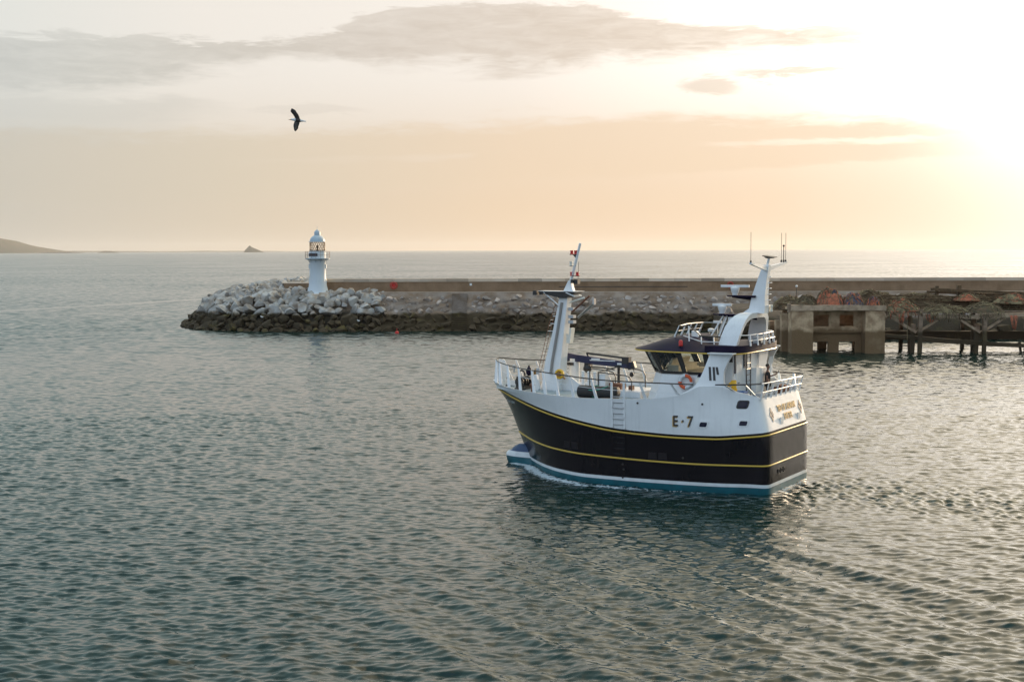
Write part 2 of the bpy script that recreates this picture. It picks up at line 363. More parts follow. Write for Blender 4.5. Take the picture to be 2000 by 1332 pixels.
WL = [(0,3.02),(0.05,3.08),(0.16,3.6),(0.33,4.0),(0.48,4.17),(0.6,4.16),(0.723,3.56),(0.8,2.85),(0.875,1.92),(0.94,0.95),(0.98,0.33),(1,0.03)]
DK = [(0,2.95),(0.05,3.2),(0.15,3.75),(0.26,4.2),(0.43,4.4),(0.56,4.3),(0.68,3.72),(0.79,2.8),(0.88,1.85),(0.935,1.15),(0.975,0.55),(1,0.05)]
def stem(z): return smooth_interp(z, STEM)
def aft(z): return 0.0 if z < 2.75 else 0.45*min(1, (z-2.75)/1.7)
def Bh(x, z):
    """half-breadth of the hull at length x and height z"""
    L = float(stem(z)); a = aft(z); u = min(max((x-a)/(L-a), 0), 1)
    t_ = (z-0.38)/3.9; k = max(0, min(1.1, t_))**1.4
    b = float(smooth_interp(u, WL))*(1-k)+float(smooth_interp(u, DK))*k
    if z < 0.38: b *= 1-0.10*min(1, (0.38-z)/1.4)**2
    if z > 2.8 and u < 0.5: b -= 0.10*(z-2.8)/1.6*(1-u*2)
    r = 0.35; xx = x-a
    if xx < r: b = b-r+math.sqrt(max(0, r*r-(r-xx)**2))
    return max(b, 0.0)
ZU = [(0,2.83),(0.4,2.77),(1.4,2.66),(2.5,2.58),(4,2.58),(5.2,2.61),(7.66,2.75),(9.76,3.03),(12.31,3.37),(14.37,3.70),(15.44,3.88),(16.5,4.05)]
ZL = [(0,1.36),(0.9,1.33),(2.2,1.33),(4.67,1.34),(7.2,1.39),(9.67,1.45),(11.55,1.49),(13.49,1.58),(15.2,1.71)]
ZT = [(0,4.44),(0.4,4.47),(0.6,4.58),(1.2,4.72),(1.77,4.87),(2.3,5.05),(3.17,5.02),(3.56,4.81),(4.25,4.54),(5.2,4.40),(7.16,4.31),(9.3,4.24),(11.2,4.24),(13,4.24),(15.4,4.30),(16.6,4.44)]
boat = thing('fishing_boat', 'white and black steel fishing trawler with registration E 7, heading left past the breakwater', 'fishing boat', BO, BA)

# hull skin: rows follow the painted lines, columns run from the transom corner to the stem
US = np.concatenate([[0, .0015, .004, .008, .013, .0185, .026], np.linspace(.04, .9, 56), np.linspace(.912, 1, 14)])
def row_pts(fz):
    out = []
    for u in US:
        x = u*16.4
        for _ in range(8):
            z = fz(x); x = aft(z)+u*(float(stem(z))-aft(z))
        out.append((x, Bh(x, z) if u < 1 else 0.015, z))
    return out
zu = lambda x: float(smooth_interp(x, ZU)); zl = lambda x: float(smooth_interp(x, ZL)); zt = lambda x: float(smooth_interp(x, ZT))
rows = [(lambda x: -1.0, 0), (lambda x: -0.4, 0), (lambda x: 0.1, 0), (lambda x: 0.30, 1), (lambda x: 0.46, 2), (lambda x: 0.85, 2),
        (lambda x: zl(x), 2)]
rows += [(lambda x, k=k: zl(x)+(zu(x)-zl(x))*k, 2) for k in (.25, .5, .75)]
rows += [(lambda x: zu(x), 2), (lambda x: zu(x)+0.13, 3)]
rows += [(lambda x, k=k: zu(x)+0.13+(zt(x)-zu(x)-0.13)*k, 3) for k in (.2, .4, .6, .8, 1.0)]
hb = MB(); grid = [row_pts(f) for f, _ in rows]; nU = len(US)
for sgn in (1, -1):
    base = len(hb.v)
    for r_ in grid: hb.v += [(x, sgn*y, z) for x, y, z in r_]
    for i in range(len(rows)-1):
        for j in range(nU-1):
            a = base+i*nU+j; q = (a, a+1, a+nU+1, a+nU); hb.f.append(q if sgn < 0 else q[::-1]); hb.m.append(rows[i][1])
NT = 10; base = len(hb.v)
for r_ in grid:
    x, y, z = r_[0]
    for k in range(NT+1): hb.v.append((x, y*(1-2*k/NT), z))
for i in range(len(rows)-1):
    for k in range(NT): a = base+i*(NT+1)+k; hb.f.append((a, a+1, a+NT+2, a+NT+1)); hb.m.append(rows[i][1])
hull = hb.build('hull', [M['teal'], M['boot'], M['black'], M['white']], boat, sharp=None)
bm = bmesh.new(); bm.from_mesh(hull.data); bmesh.ops.remove_doubles(bm, verts=bm.verts, dist=0.002); bmesh.ops.recalc_face_normals(bm, faces=bm.faces); bm.to_mesh(hull.data); bm.free(); hull.data.shade_smooth()
# bulwark: inner skin and cap following the top row
top = grid[-1]; loop = [(x, y, z) for x, y, z in top]+[(x, -y, z) for x, y, z in reversed(top)]
DECK = 4.08
b = MB(); n = len(loop); th = 0.10
def inset(x, y, z):
    s_ = 1 if y > 0 else -1
    return (min(max(x, 0.45+th), 16.3), s_*max(abs(y)-th, 0.0), z)
vs = []
for p in loop:
    q = inset(*p); vs += [(p[0], p[1], p[2]+0.004), (q[0], q[1], q[2]+0.004), (q[0], q[1], DECK-0.02), (p[0], p[1], p[2]-0.05)]
fs = []
for i in range(n):
    a, c = 4*i, 4*((i+1) % n)
    if i == nU-1: continue
    fs += [(a, c, c+1, a+1), (a+1, c+1, c+2, a+2)]
b.add(vs, fs); b.build('bulwark', M['white'], boat, sharp=None)
b = MB(); dk = [(x, y) for x, y, z in [(p[0], p[1], 0) for p in loop]]
b.v = [(min(max(x, .5), 16.3), y*0.985, DECK) for x, y in dk]; half = nU
for i in range(nU-1): b.f.append((i, i+1, 2*nU-2-i, 2*nU-1-i)); b.m.append(0)
b.build('deck', M['deck'], boat)
# yellow rubbing strakes
def strake(fz, r, m, name='rubbing_strake', off=0.012):
    P = []
    for x, y, z in row_pts(fz): P.append((x-(0.0), y+off, z))
    P[-1] = (P[-1][0]+off, 0.0, P[-1][2])
    path = P+[(x, -y, z) for x, y, z in reversed(P[:-1])]
    x0 = path[0][0]-off
    path = [(x0, 0, path[0][2]), (x0, path[0][1]*0.6, path[0][2])]+path[0:]+[(x0, -path[0][1]*0.6, path[0][2])]
    q = MB(); q.tube(path, r, 6, closed=True); return q.build(name, m, boat, sharp=None)
strake(lambda x: zu(x)-0.02, 0.045, M['yellow'])
strake(lambda x: zl(x), 0.045, M['yellow'])
# bulb
b = MB(); prof = [(13.6,.50,.55,-.2),(14.2,.50,.90,.1),(14.7,.48,1.05,.18),(15.1,.45,.92,.22),(15.45,.38,.72,.20),(15.70,.30,.46,.24),(15.86,.20,.34,.30),(15.95,.12,.22,.36),(15.99,.05,.1,.4),(16.0,.01,.03,.42)]
LV = [-1.2,-.8,-.4,-.1,.15,.38,.5,.66,.74,.84,.92,.98,1.02,1.06]
for x, ry, rz, cz in prof:
    col_ = []
    for z in LV:
        z2 = min(max(z, cz-rz), cz+rz); col_.append((x, ry*math.sqrt(max(0, 1-((z2-cz)/rz)**2)), z2))
    b.v += col_+[(x, -y, z) for x, y, z in reversed(col_)]
NB = 2*len(LV); nl = len(LV)
for i in range(len(prof)-1):
    for k in range(NB-1):
        kk = k if k < nl else NB-2-k; zl_, zh_ = LV[min(kk, nl-1)], LV[min(kk+1, nl-1)]; zm = (zl_+zh_)/2
        b.f.append((i*NB+k, i*NB+k+1, (i+1)*NB+k+1, (i+1)*NB+k)); b.m.append(0 if zm > .66 or k == nl-1 else 1 if zm > .38 else 2)
b.build('bulbous_bow', [M['bulbblue'], M['boot'], M['teal']], boat, sharp=None)

# ---- lettering laid on the hull side / transom
def text_mesh(txt, size, font_scale=1.0, ext=0.012):
    cu = bpy.data.curves.new('lettering', 'FONT'); cu.body = txt; cu.size = size; cu.extrude = ext; cu.align_x = 'CENTER'; cu.align_y = 'CENTER'; cu.offset = 0.012*size; cu.resolution_u = 3
    o = bpy.data.objects.new('lettering', cu); COL.objects.link(o); dg = bpy.context.evaluated_depsgraph_get(); dg.update()
    me = bpy.data.meshes.new_from_object(o.evaluated_get(dg)); bpy.data.objects.remove(o); bpy.data.curves.remove(cu); return me
def side_text(txt, size, cx, cz, m, name, dx=0, dz=0, lift=0.02, sx=1.0):
    me = text_mesh(txt, size)
    for v in me.vertices:
        X_, Z_ = cx-v.co.x*sx+dx, cz+v.co.y+dz; v.co = (X_, Bh(X_, Z_)+lift+v.co.z, Z_)
    me.materials.clear(); me.materials.append(m); o = bpy.data.objects.new(name, me); COL.objects.link(o); o.parent = boat
    return o
def trans_text(txt, size, cy, cz, m, name, sx=1.0):
    me = text_mesh(txt, size)
    for v in me.vertices:
        Z_ = cz+v.co.y; Y_ = cy-v.co.x*sx; v.co = (aft(Z_)-0.02-v.co.z, Y_, Z_)
    me.materials.clear(); me.materials.append(m); o = bpy.data.objects.new(name, me); COL.objects.link(o); o.parent = boat; return o
for ch, cx in (('E', 4.22), ('·', 3.86), ('7', 3.52)):
    side_text(ch, 0.72, cx, 3.35, M['gold'], 'registration_letter', dx=0.05, dz=-0.04, lift=0.012, sx=.74)
    side_text(ch, 0.72, cx, 3.35, M['letter'], 'registration_letter', lift=0.03, sx=.74)
trans_text('TED OF LADRAM', 0.42, -0.30, 3.85, M['gold'], 'name_lettering', 0.80)
trans_text('EXETER', 0.42, -0.30, 3.42, M['gold'], 'port_lettering', 0.80)
side_text('TED OF LADRAM', 0.20, 15.1, 3.42, M['boot'], 'bow_lettering', sx=0.6)
def on_trans(y, z, d=0.0): return (aft(z)-d, y, z)
for cy in (1.86, -2.24):     # diamond emblem of four leaves
    q = MB()
    for (oy, oz) in ((0,.19),(0,-.19),(.15,0),(-.15,0)):
        pl = [(cy+oy, 3.66+oz+.15), (cy+oy+.12, 3.66+oz), (cy+oy, 3.66+oz-.15), (cy+oy-.12, 3.66+oz)]
        q.prism(pl, lambda p: on_trans(p[0], p[1], .004), lambda p: on_trans(p[0], p[1], .02))
    q.build('emblem', M['letter'], boat)
for cy, cz in ((0.80, 3.29), (-1.70, 3.27)):
    q = MB(); q.box((aft(cz)-.03, cy, cz), (.06, .34, .34)); o = q.build('vent_cover', M['white'], boat)
for cy in (1.50, 1.12, 0.74):
    q = MB(); q.torus((-.012, cy, .93), .10, .03, 14, 6, rot=Matrix.Rotation(R(90), 3, 'Z')); q.build('exhaust_port', M['dark'], boat)
# portholes on the white topsides
for cx, cz, w, h_ in ((2.92,3.24,.32,.22),(1.14,3.34,.34,.22),(1.20,4.22,.40,.28)):
    q = MB()
    def rr(w, h_, r): return [(sx*(w/2-r)+r*math.cos(a), sz*(h_/2-r)+r*math.sin(a)) for sx, sz, a0 in ((1,1,0),(-1,1,90),(-1,-1,180),(1,-1,270)) for a in (R(a0), R(a0+45), R(a0+90))]
    fr = rr(w+.12, h_+.12, .09); gl = rr(w, h_, .05); y0 = lambda p, d: (cx-p[0]-0.25*p[1], Bh(cx-p[0], cz+p[1])+d, cz+p[1])
    q.prism(fr, lambda p: y0(p, .003), lambda p: y0(p, .03)); f_ = q.build('porthole', M['dark'] if cz > 4 else M['white'], boat)
    q = MB(); q.prism(gl, lambda p: y0(p, .02), lambda p: y0(p, .036)); g_ = q.build('pane', M['solar'], f_)
# freeing-port recesses with paired plates
for cx, cz in ((9.92,1.86),(5.15,1.66)):
    q = MB(); y0 = lambda p, d: (cx+p[0], Bh(cx+p[0], cz+p[1])+d, cz+p[1])
    q.prism([(-.55,-.22),(.55,-.22),(.55,.24),(-.55,.24)], lambda p: y0(p, -.02), lambda p: y0(p, .012)); hp = q.build('freeing_port', M['black'], boat)
    for s_ in (-1, 1):
        q = MB(); q.prism([(s_*.25-.22,-.21),(s_*.25+.22,-.21),(s_*.25+.20,.12),(s_*.25-.20,.12)], lambda p: y0(p, .014), lambda p: y0(p, .03)); q.build('plate', M['portplate'], hp)
# boarding ladder let into the side
lo = thing('boarding_ladder', None, None); lo.parent = boat
for lx in (7.45, 6.80):
    lad = MB(); P = [(lx, Bh(lx, z)+.03, z) for z in (zu(lx)+.18, 3.4, 3.9, zt(lx))]+[(lx, Bh(lx, 4.3)+.02, 5.1)]
    for i in range(len(P)-1): c_ = (Vector(P[i])+Vector(P[i+1]))/2; lad.box(c_, (.11, .05, (Vector(P[i+1])-Vector(P[i])).length+.01))
    lad.build('stile', M['white'], lo)
for z in np.arange(3.05, 4.4, .27): q = MB(); q.tube([(7.45, Bh(7.1, z)+.035, z), (6.80, Bh(7.1, z)+.035, z)], .022, 6); q.build('rung', M['steel'], lo)
q = MB()
for lx in (7.45, 6.80): q.tube([(lx, Bh(lx, z)+.01, z) for z in (1.5, 2.0, 2.6)], .03, 5)
for z in np.arange(1.6, 2.6, .27): q.tube([(7.45, Bh(7.1, z)+.01, z), (6.80, Bh(7.1, z)+.01, z)], .03, 5)
q.build('lower_steps', M['black'], boat)
for x_, z_ in ((6.95,.45),(6.9,.85),(6.95,1.1),(3.9,1.6),(6.1,4.15),(3.0,4.2)):
    q = MB(); q.lathe([(.05,-.02),(.05,.03),(.02,.035)], (x_, Bh(x_, z_), z_), 10, axis='Y'); q.build('drain_outlet', M['dark'], boat)

# ---- deck edge rails
def rail_y(x): 
    return float(smooth_interp(x, [(0.3,2.95),(1,3.5),(2.2,3.85),(3.2,4.12),(5.2,4.32),(7.9,4.38),(9.5,4.28),(11,3.82),(12,3.36),(13.2,2.72),(14.6,1.82),(15.6,1.1),(16.3,.5),(16.55,.12)]))
def rail_z(x): return float(smooth_interp(x, [(0.3,5.22),(3,5.16),(7,5.16),(11,5.32),(14,5.38),(16,5.5),(16.6,5.6)]))
q = MB(); XS = list(np.linspace(3.3, 13.5, 18))+list(np.linspace(14, 16.55, 10))
path = [(x, rail_y(x), rail_z(x)) for x in XS]+[(x, -rail_y(x), rail_z(x)+.06) for x in reversed(XS)]
q.tube(path, .032, 8); q.build('deck_rail', M['rail'], boat)
for s_ in (1, -1):
    q = MB(); q.tube([(x, s_*rail_y(x), rail_z(x)) for x in np.linspace(.35, 2.3, 8)], .032, 8); q.build('deck_rail', M['rail'], boat)
    for dz_ in (.45,):
        q = MB(); q.tube([(x, s_*(rail_y(x)-.02), rail_z(x)-dz_) for x in XS[1:-1]], .012, 6); q.build('mid_rail', M['white'], boat)
    for x in (4.4,6.0,8.6,9.9,10.9,11.8,12.7,13.9,15.0,15.9,1.0,1.9,16.4):
        yb, yt = Bh(x-.35, zt(x))-.06, rail_y(x); zb = zt(x-.35)
        q = MB(); d = Vector((.35*(1 if x < 15.5 else .2), 0, 0))
        pts = [Vector((x, s_*yt, rail_z(x)+.01)), Vector((x-.28, s_*yb, zb))]
        w0, w1 = .05, .085
        vs = []
        for p, w in zip(pts, (w0, w1)):
            for a, b_ in ((-1,-1),(1,-1),(1,1),(-1,1)): vs.append(p+Vector((a*w, b_*.02, 0)))
        q.add(vs, [(0,1,2,3),(7,6,5,4),(0,4,5,1),(1,5,6,2),(2,6,7,3),(3,7,4,0)]); q.build('stanchion', M['white'], boat)
# plates of the bow
q = MB(); 
for s_ in (1,-1): q.prism([(16.55,5.58),(16.72,4.42),(16.25,4.30),(16.1,4.9),(16.25,5.5)], lambda p: (p[0], s_*.28*(16.9-p[0])/.6-.012, p[1]), lambda p: (p[0], s_*.28*(16.9-p[0])/.6+.012, p[1]))
q.build('bow_plate', M['white'], boat)
# stern rails: white, along the transom
q = MB(); q.tube([(.35,2.95,5.22),(.30,2.6,5.22),(.28,0,5.18),(.30,-2.6,5.14),(.35,-2.95,5.14)], .03, 8); q.build('stern_rail', M['white'], boat)
for i, y in enumerate(np.linspace(2.85, -2.85, 9)):
    q = MB(); q.tube([(.29, y, 5.18), (.46, y*.97, 4.42)], [.03, .045], 6); q.build('stanchion', M['white'], boat)
q = MB(); q.tube([(.36,2.85,4.8),(.34,0,4.78),(.36,-2.85,4.76)], .014, 6); q.build('mid_rail', M['white'], boat)

# ---- wheelhouse
WX0, WX1, WY = 2.0, 6.35, 2.35
wh = MB()
def ring(z, x0, x1, y, ch=0.7): return [(x0,-y,z),(x1-ch,-y,z),(x1,-y+ch*1.1,z),(x1,y-ch*1.1,z),(x1-ch,y,z),(x0,y,z)]
r0 = ring(DECK, WX0, 6.55+.25, WY+.05); r1 = ring(5.43, WX0, 6.15+.25, WY-.03)
wh.add(r0+r1, [(i, (i+1) % 6, (i+1) % 6+6, i+6) for i in range(6)]+[(6,7,8,9,10,11)])
wh.build('wheelhouse_casing', M['white'], boat)
# window band: raked outwards, framed; sides have three panes, the front four
lo_r = ring(5.46, WX0, 6.40, WY-.03); hi_r = ring(6.58, WX0, 6.98, WY+.07)
def band(i, j, n_p, name='window'):
    A0, A1, B0, B1 = (Vector(lo_r[i]), Vector(lo_r[j]), Vector(hi_r[i]), Vector(hi_r[j]))
    nrm = (A1-A0).cross(B0-A0).normalized()
    cen = (A0+A1+B0+B1)/4-Vector((4.3,0,6)); 
    if nrm.dot(cen) < 0: nrm = -nrm
    P = lambda s_, t_: (A0.lerp(A1, s_)).lerp(B0.lerp(B1, s_), t_)
    fr = MB(); L_ = (A1-A0).length; m_ = .12/L_*1.0
    def bar(s0, s1, t0, t1): fr.prism([(s0,t0),(s1,t0),(s1,t1),(s0,t1)], lambda p: P(*p), lambda p: P(*p)+nrm*.05)
    bar(0,1,0,.10); bar(0,1,.93,1)
    for k in range(n_p+1):
        s_ = k/n_p; a = max(0, s_-m_*(1 if 0 < k < n_p else 1.3)); b_ = min(1, s_+m_*(1 if 0 < k < n_p else 1.3)); bar(a, b_, .10, .93)
    f_ = fr.build('window_frame', M['dark'], boat)
    for k in range(n_p):
        g = MB(); a, b_ = k/n_p+m_, (k+1)/n_p-m_
        g.prism([(a,.10),(b_,.10),(b_,.93),(a,.93)], lambda p: P(*p)+nrm*.018, lambda p: P(*p)+nrm*.024); g.build('pane', M['glass'], f_)
band(4, 5, 3); band(0, 1, 3); band(3, 4, 1); band(1, 2, 1); band(2, 3, 3)
q = MB(); q.box((WX0+.06, 0, 6.0), (.10, 2*WY-.1, 1.14)); q.build('aft_bulkhead', M['white'], boat)
# things inside the wheelhouse that show through the glass
q = MB(); q.box((4.3, 0, 5.47), (3.6, 4.0, .04)); q.box((4.3, 0, 6.53), (3.8, 4.2, .04));  q.box((5.55, .1, 5.62), (.6, 2.6, .32)); q.box((5.75, .1, 5.9), (.12, 2.2, .35), rot=Matrix.Rotation(R(-20),3,'Y')); q.build('helm_console', M['cream'], boat)
q = MB(); q.box((4.7,-.5,5.75), (.5,.55,.14)); q.box((4.48,-.5,6.05), (.12,.5,.55)); q.build('helm_seat', M['cream'], boat)
q = MB(); q.box((4.6,-2.15,5.95), (.10,.16,1.1)); q.box((2.9, -1.2, 5.9), (1.6, 1.6, .9)); q.build('cabin_cupboard', M['cream'], boat)
# roof: navy visor, domed
rf = MB(); NX = 22; NY = 16
def roof_half(x):
    return float(smooth_interp(x, [(1.45,1.9),(1.6,2.55),(1.9,2.95),(3,3.0),(4.5,2.92),(6.0,2.72),(6.8,2.45),(7.3,2.0),(7.62,1.2),(7.7,.6)]))
xs_ = [1.45,1.5,1.6,1.75,1.95,2.3,2.8]+list(np.linspace(3.2,6.6,13))+[6.9,7.15,7.35,7.52,7.64,7.7]
def crown(x):
    return float(smooth_interp(x, [(1.4,6.90),(2.6,6.92),(3.3,6.95),(3.9,7.18),(4.6,7.30),(5.3,7.28),(6.0,7.12),(6.8,6.86),(7.3,6.70),(7.7,6.60)]))
tv = []
for x in xs_:
    hw = roof_half(x); cr = crown(x)
    for k in range(NY+1):
        s_ = -1+2*k/NY; e = abs(s_)
        z = 6.60+(cr-6.60)*(1-e**(3.2 if x > 3.2 else 14)) ; tv.append((x, s_*hw, z))
tb = [(x, y, 6.56) for x, y, z in tv]; nn = NY+1
rf.add(tv, [(i*nn+k, i*nn+k+1, (i+1)*nn+k+1, (i+1)*nn+k) for i in range(len(xs_)-1) for k in range(NY)], 0)
rf.add(tb, [(i*nn+k, (i+1)*nn+k, (i+1)*nn+k+1, i*nn+k+1) for i in range(len(xs_)-1) for k in range(NY)], 0)
edge = [(x, roof_half(x)) for x in xs_]; loop2 = [(x, y) for x, y in edge]+[(x, -y) for x, y in reversed(edge)]
m2 = len(loop2); rf.add([(x, y, 6.56) for x, y in loop2]+[(x, y, 6.602) for x, y in loop2], [(i, (i+1) % m2, (i+1) % m2+m2, i+m2) for i in range(m2)], 0)
roof = rf.build('wheelhouse_roof', M['navy'], boat, sharp=50)
q = MB(); q.tube([(x, y, 6.55) for x, y in loop2], .035, 6, closed=True); q.build('roof_trim', M['yellow'], roof)
# raised coaming band round the aft roof
q = MB(); e2 = [(x, y+.02) for x, y in edge if x <= 3.4]; lp = [(x, y) for x, y in reversed(e2)]+[(x, -y) for x, y in e2]
vs = [(x, y, z) for z in (6.60, 6.93) for x, y in lp]; k2 = len(lp)
q.add(vs, [(i, i+1, i+1+k2, i+k2) for i in range(k2-1)]); q.build('roof_coaming', M['navy'], roof)
q = MB(); q.lathe([(.05,0),(.10,.03),(.10,.24),(.07,.30),(.02,.31)], (4.62, 2.58, 6.82), 12); q.build('port_navigation_light', M['red'], roof)

# ---- arch legs and gantry
def plate(poly, yfun, t_, name, m, parent=boat, smooth=None):
    o = None
    for s_ in (1, -1):
        q = MB(); q.prism(poly, lambda p: (p[0], s_*(yfun(p)-t_/2), p[1]), lambda p: (p[0], s_*(yfun(p)+t_/2), p[1])); o = q.build(name, m, parent)
    return o
LF = [(4.3,4.35),(4.45,4.55),(4.62,4.1),(4.86,3.66),(5.14,3.36),(5.45,3.20),(6.0,3.00),(6.62,2.80)]
LR = [(4.3,.95),(4.66,.90),(4.80,1.5),(4.95,1.9),(5.2,2.08),(5.6,2.10),(6.05,1.98),(6.62,1.66)]
def leg_y(p):
    t_ = max(0, min(1, (p[1]-4.5)/2.1)); return (Bh(p[0], min(p[1],4.5))-.03)*(1-t_)+3.28*t_
for s_ in (1, -1):
    q = MB(); zs = list(np.linspace(4.3, 6.62, 30)); nxl = 12
    for side in (.0, -.14):
        for z in zs:
            xf, xr = float(smooth_interp(z, LF)), float(smooth_interp(z, LR))
            for k in range(nxl+1): X_ = xf+(xr-xf)*k/nxl; q.v.append((X_, s_*(leg_y((X_, z))+side), z))
    w_ = nxl+1; nb = len(zs)*w_
    for i in range(len(zs)-1):
        for k in range(nxl):
            a = i*w_+k; q.f += [(a, a+1, a+w_+1, a+w_), (nb+a, nb+a+w_, nb+a+w_+1, nb+a+1)]; q.m += [0, 0]
        for a in (i*w_, i*w_+nxl): q.f.append((a, a+w_, nb+a+w_, nb+a)); q.m.append(0)
    q.build('arch_leg', M['white'], boat, sharp=45)
# flange plates that give the legs their depth
for s_ in (1,-1):
    q = MB(); P = [(1.98,6.05),(2.10,5.6),(2.08,5.2),(1.9,4.95)]
    for i in range(len(P)-1): q.add([(P[i][0], s_*leg_y(P[i]), P[i][1]), (P[i+1][0], s_*leg_y(P[i+1]), P[i+1][1]), (P[i+1][0]+.1, s_*(leg_y(P[i+1])-.4), P[i+1][1]), (P[i][0]+.1, s_*(leg_y(P[i])-.4), P[i][1])], [(0,1,2,3)])
    q.build('leg_flange', M['white'], boat)
    q = MB(); q.box((2.23, s_*(3.25 if s_ > 0 else 3.05), 6.60), (1.26, .5 if s_ > 0 else .2, .05)); q.build('leg_cap', M['white'], boat)
    for (sx, z0, z1) in ((2.70,5.32,5.96),(2.51,5.32,5.96),(2.36,5.60,5.96)):
        q = MB(); q.prism([(sx-.055,z0),(sx+.055,z0),(sx+.13,z1),(sx+.02,z1)], lambda p: (p[0], s_*(leg_y(p)+.008), p[1]), lambda p: (p[0], s_*(leg_y(p)+.02), p[1])); q.build('logo_stripe', M['letter'], boat)
# portal swept across the beam: (y, z, x_fore, x_aft)
pr = []
for y, z, xf, xa in ((2.12,6.86,2.87,1.96),(1.97,7.3,2.80,1.87),(1.77,7.8,2.66,1.76),(1.58,8.12,2.5,1.68),(1.3,8.32,2.34,1.62),(.95,8.42,2.22,1.58),(0,8.44,2.15,1.55)): pr.append((y, z, xf, xa))
pin = []
for y, z, xf, xa in ((1.86,6.86,2.87,1.96),(1.72,7.3,2.80,1.87),(1.53,7.72,2.66,1.78),(1.33,7.97,2.5,1.72),(1.05,8.11,2.34,1.66),(.72,8.17,2.22,1.62),(0,8.18,2.15,1.6)): pin.append((y, z, xf, xa))
full = lambda L_: L_+[(-y, z, a, b_) for y, z, a, b_ in reversed(L_[:-1])]
po, pi_ = full(pr), full(pin); q = MB(); k = len(po)
for L_ in (po, pi_):
    for y, z, xf, xa in L_: q.v += [(xf, y, z), (xa, y, z)]
for i in range(k-1):
    a = 2*i; b_ = 2*k+2*i
    for f in ((a, a+2, a+3, a+1), (b_, b_+1, b_+3, b_+2), (a, b_, b_+2, a+2), (a+1, a+3, b_+3, b_+1)): q.f.append(f); q.m.append(0)
gan = q.build('gantry_arch', M['white'], boat, sharp=50)
# aft mast on the gantry
q = MB(); sec = [(8.40,2.38,1.22,.30),(8.62,2.05,1.20,.28),(9.2,1.93,1.22,.25),(10.0,1.66,1.16,.20),(10.75,1.40,1.06,.15)]
for z, xf, xa, w in sec: q.v += [(xf, w*.6, z), (xf, -w*.6, z), (xa, -w, z), (xa, w, z)]
for i in range(len(sec)-1):
    for j in range(4): a = 4*i+j; b_ = 4*i+(j+1) % 4; q.f.append((a, b_, b_+4, a+4)); q.m.append(0)
q.f.append((16,17,18,19)); q.m.append(0)
am = q.build('aft_mast', M['white'], boat)
for s_ in (1,-1):
    q = MB(); P0, P1 = Vector((1.2, s_*.12, 10.58)), Vector((1.12, s_*2.5, 10.84))
    q.prism([(0,-.13),(1,-.03),(1,.05),(0,.10)], lambda p: P0.lerp(P1, p[0])+Vector((-.06,0,p[1])), lambda p: P0.lerp(P1, p[0])+Vector((.06,0,p[1]))); q.build('yard', M['white'], boat)
for y, h_, r in ((2.46,1.42,.012),(-1.80,1.42,.012),(-2.44,1.42,.012),(-2.14,.78,.022)):
    q = MB(); q.tube([(1.12, y, 10.86), (1.12, y, 10.98)], .045, 8); q.tube([(1.12, y, 10.98), (1.12, y, 10.9+h_)], r, 6)
    if r > .02: q.ball((1.12, y, 10.9+h_), .055)
    q.build('whip_antenna', M['dark'], boat)
q = MB(); q.tube([(1.2,0,10.7),(1.12,0,11.08)], .06, 8); so = q.build('antenna_post', M['white'], boat)
q = MB(); q.box((1.08, 0, 11.16), (.62, .42, .035), rot=Matrix.Rotation(R(-8),3,'Y') @ Matrix.Rotation(R(-4),3,'X')); q.prism([(-.14,0),(.14,0),(.26,.07),(-.26,.07)], lambda p: (1.08+p[0], -.12, 11.07+p[1]), lambda p: (1.08+p[0], .12, 11.07+p[1])); q.build('flat_satellite_dish', M['dark'], so)
def radar(px_, pz, L_, rot, pw, px1, pz0, r):
    q = MB(); q.prism([(1.7,-.06),(px1,-.02),(px1,.04),(1.7,.04)], lambda p: (p[0], -pw, pz0+p[1]), lambda p: (p[0], pw, pz0+p[1]))
    q.prism([(1.7,-.22),(px1-.15,-.05),(px1-.15,-.0),(1.7,-.0)], lambda p: (p[0], -.03, pz0+p[1]-.03), lambda p: (p[0], .03, pz0+p[1]-.03)); pf = q.build('radar_platform', M['navy'], boat)
    q = MB(); q.lathe([(r*.62,0),(r*.6,.04),(r*.85,.18),(r,.3),(r,.36),(r*.5,.40),(r*.3,.44)], (px_, 0, pz0+.045), 16); rd = q.build('radar_pedestal', M['white'], boat)
    q = MB(); m3 = Matrix.Rotation(R(rot),3,'Z'); w = .07
    poly = [(-w,-.06),(w,-.06),(w*1.1,0),(w,.06),(-w,.06),(-w*1.1,0)]
    q.prism(poly, lambda p: Vector((px_,0,pz)) + m3 @ Vector((-L_/2, p[0], p[1])), lambda p: Vector((px_,0,pz)) + m3 @ Vector((L_/2, p[0], p[1]))); q.build('radar_scanner', M['white'], rd)
radar(2.85, 9.70, 1.42, 6, .33, 3.15, 9.22, .22)
radar(3.52, 8.77, .95, 14, .38, 3.85, 8.30, .22)
for s_ in (1,-1):
    q = MB(); q.tube([(3.4, s_*.15, 8.24), (4.05, s_*.55, 6.95)], .04, 6); q.tube([(3.2, s_*.15, 8.24), (3.55, s_*.6, 6.95)], .04, 6); q.build('platform_strut', M['white'], boat)
q = MB(); q.box((3.0,.2,8.0), (.2,.14,.36)); q.build('junction_box', M['white'], boat)
q = MB()
for z in np.arange(8.75, 10.2, .28): xa = np.interp(z, [8.4,10.75], [1.22,1.06]); q.tube([(xa, .12, z), (xa-.13, .12, z+.02), (xa-.13, -.12, z+.02), (xa, -.12, z)], .018, 5)
q.build('mast_steps', M['white'], boat)
q = MB(); q.lathe([(.06,0),(.09,.03),(.07,.2),(.1,.24),(.1,.36)], (1.15,-.45,8.44), 10); q.build('gantry_lamp', M['cream'], boat)
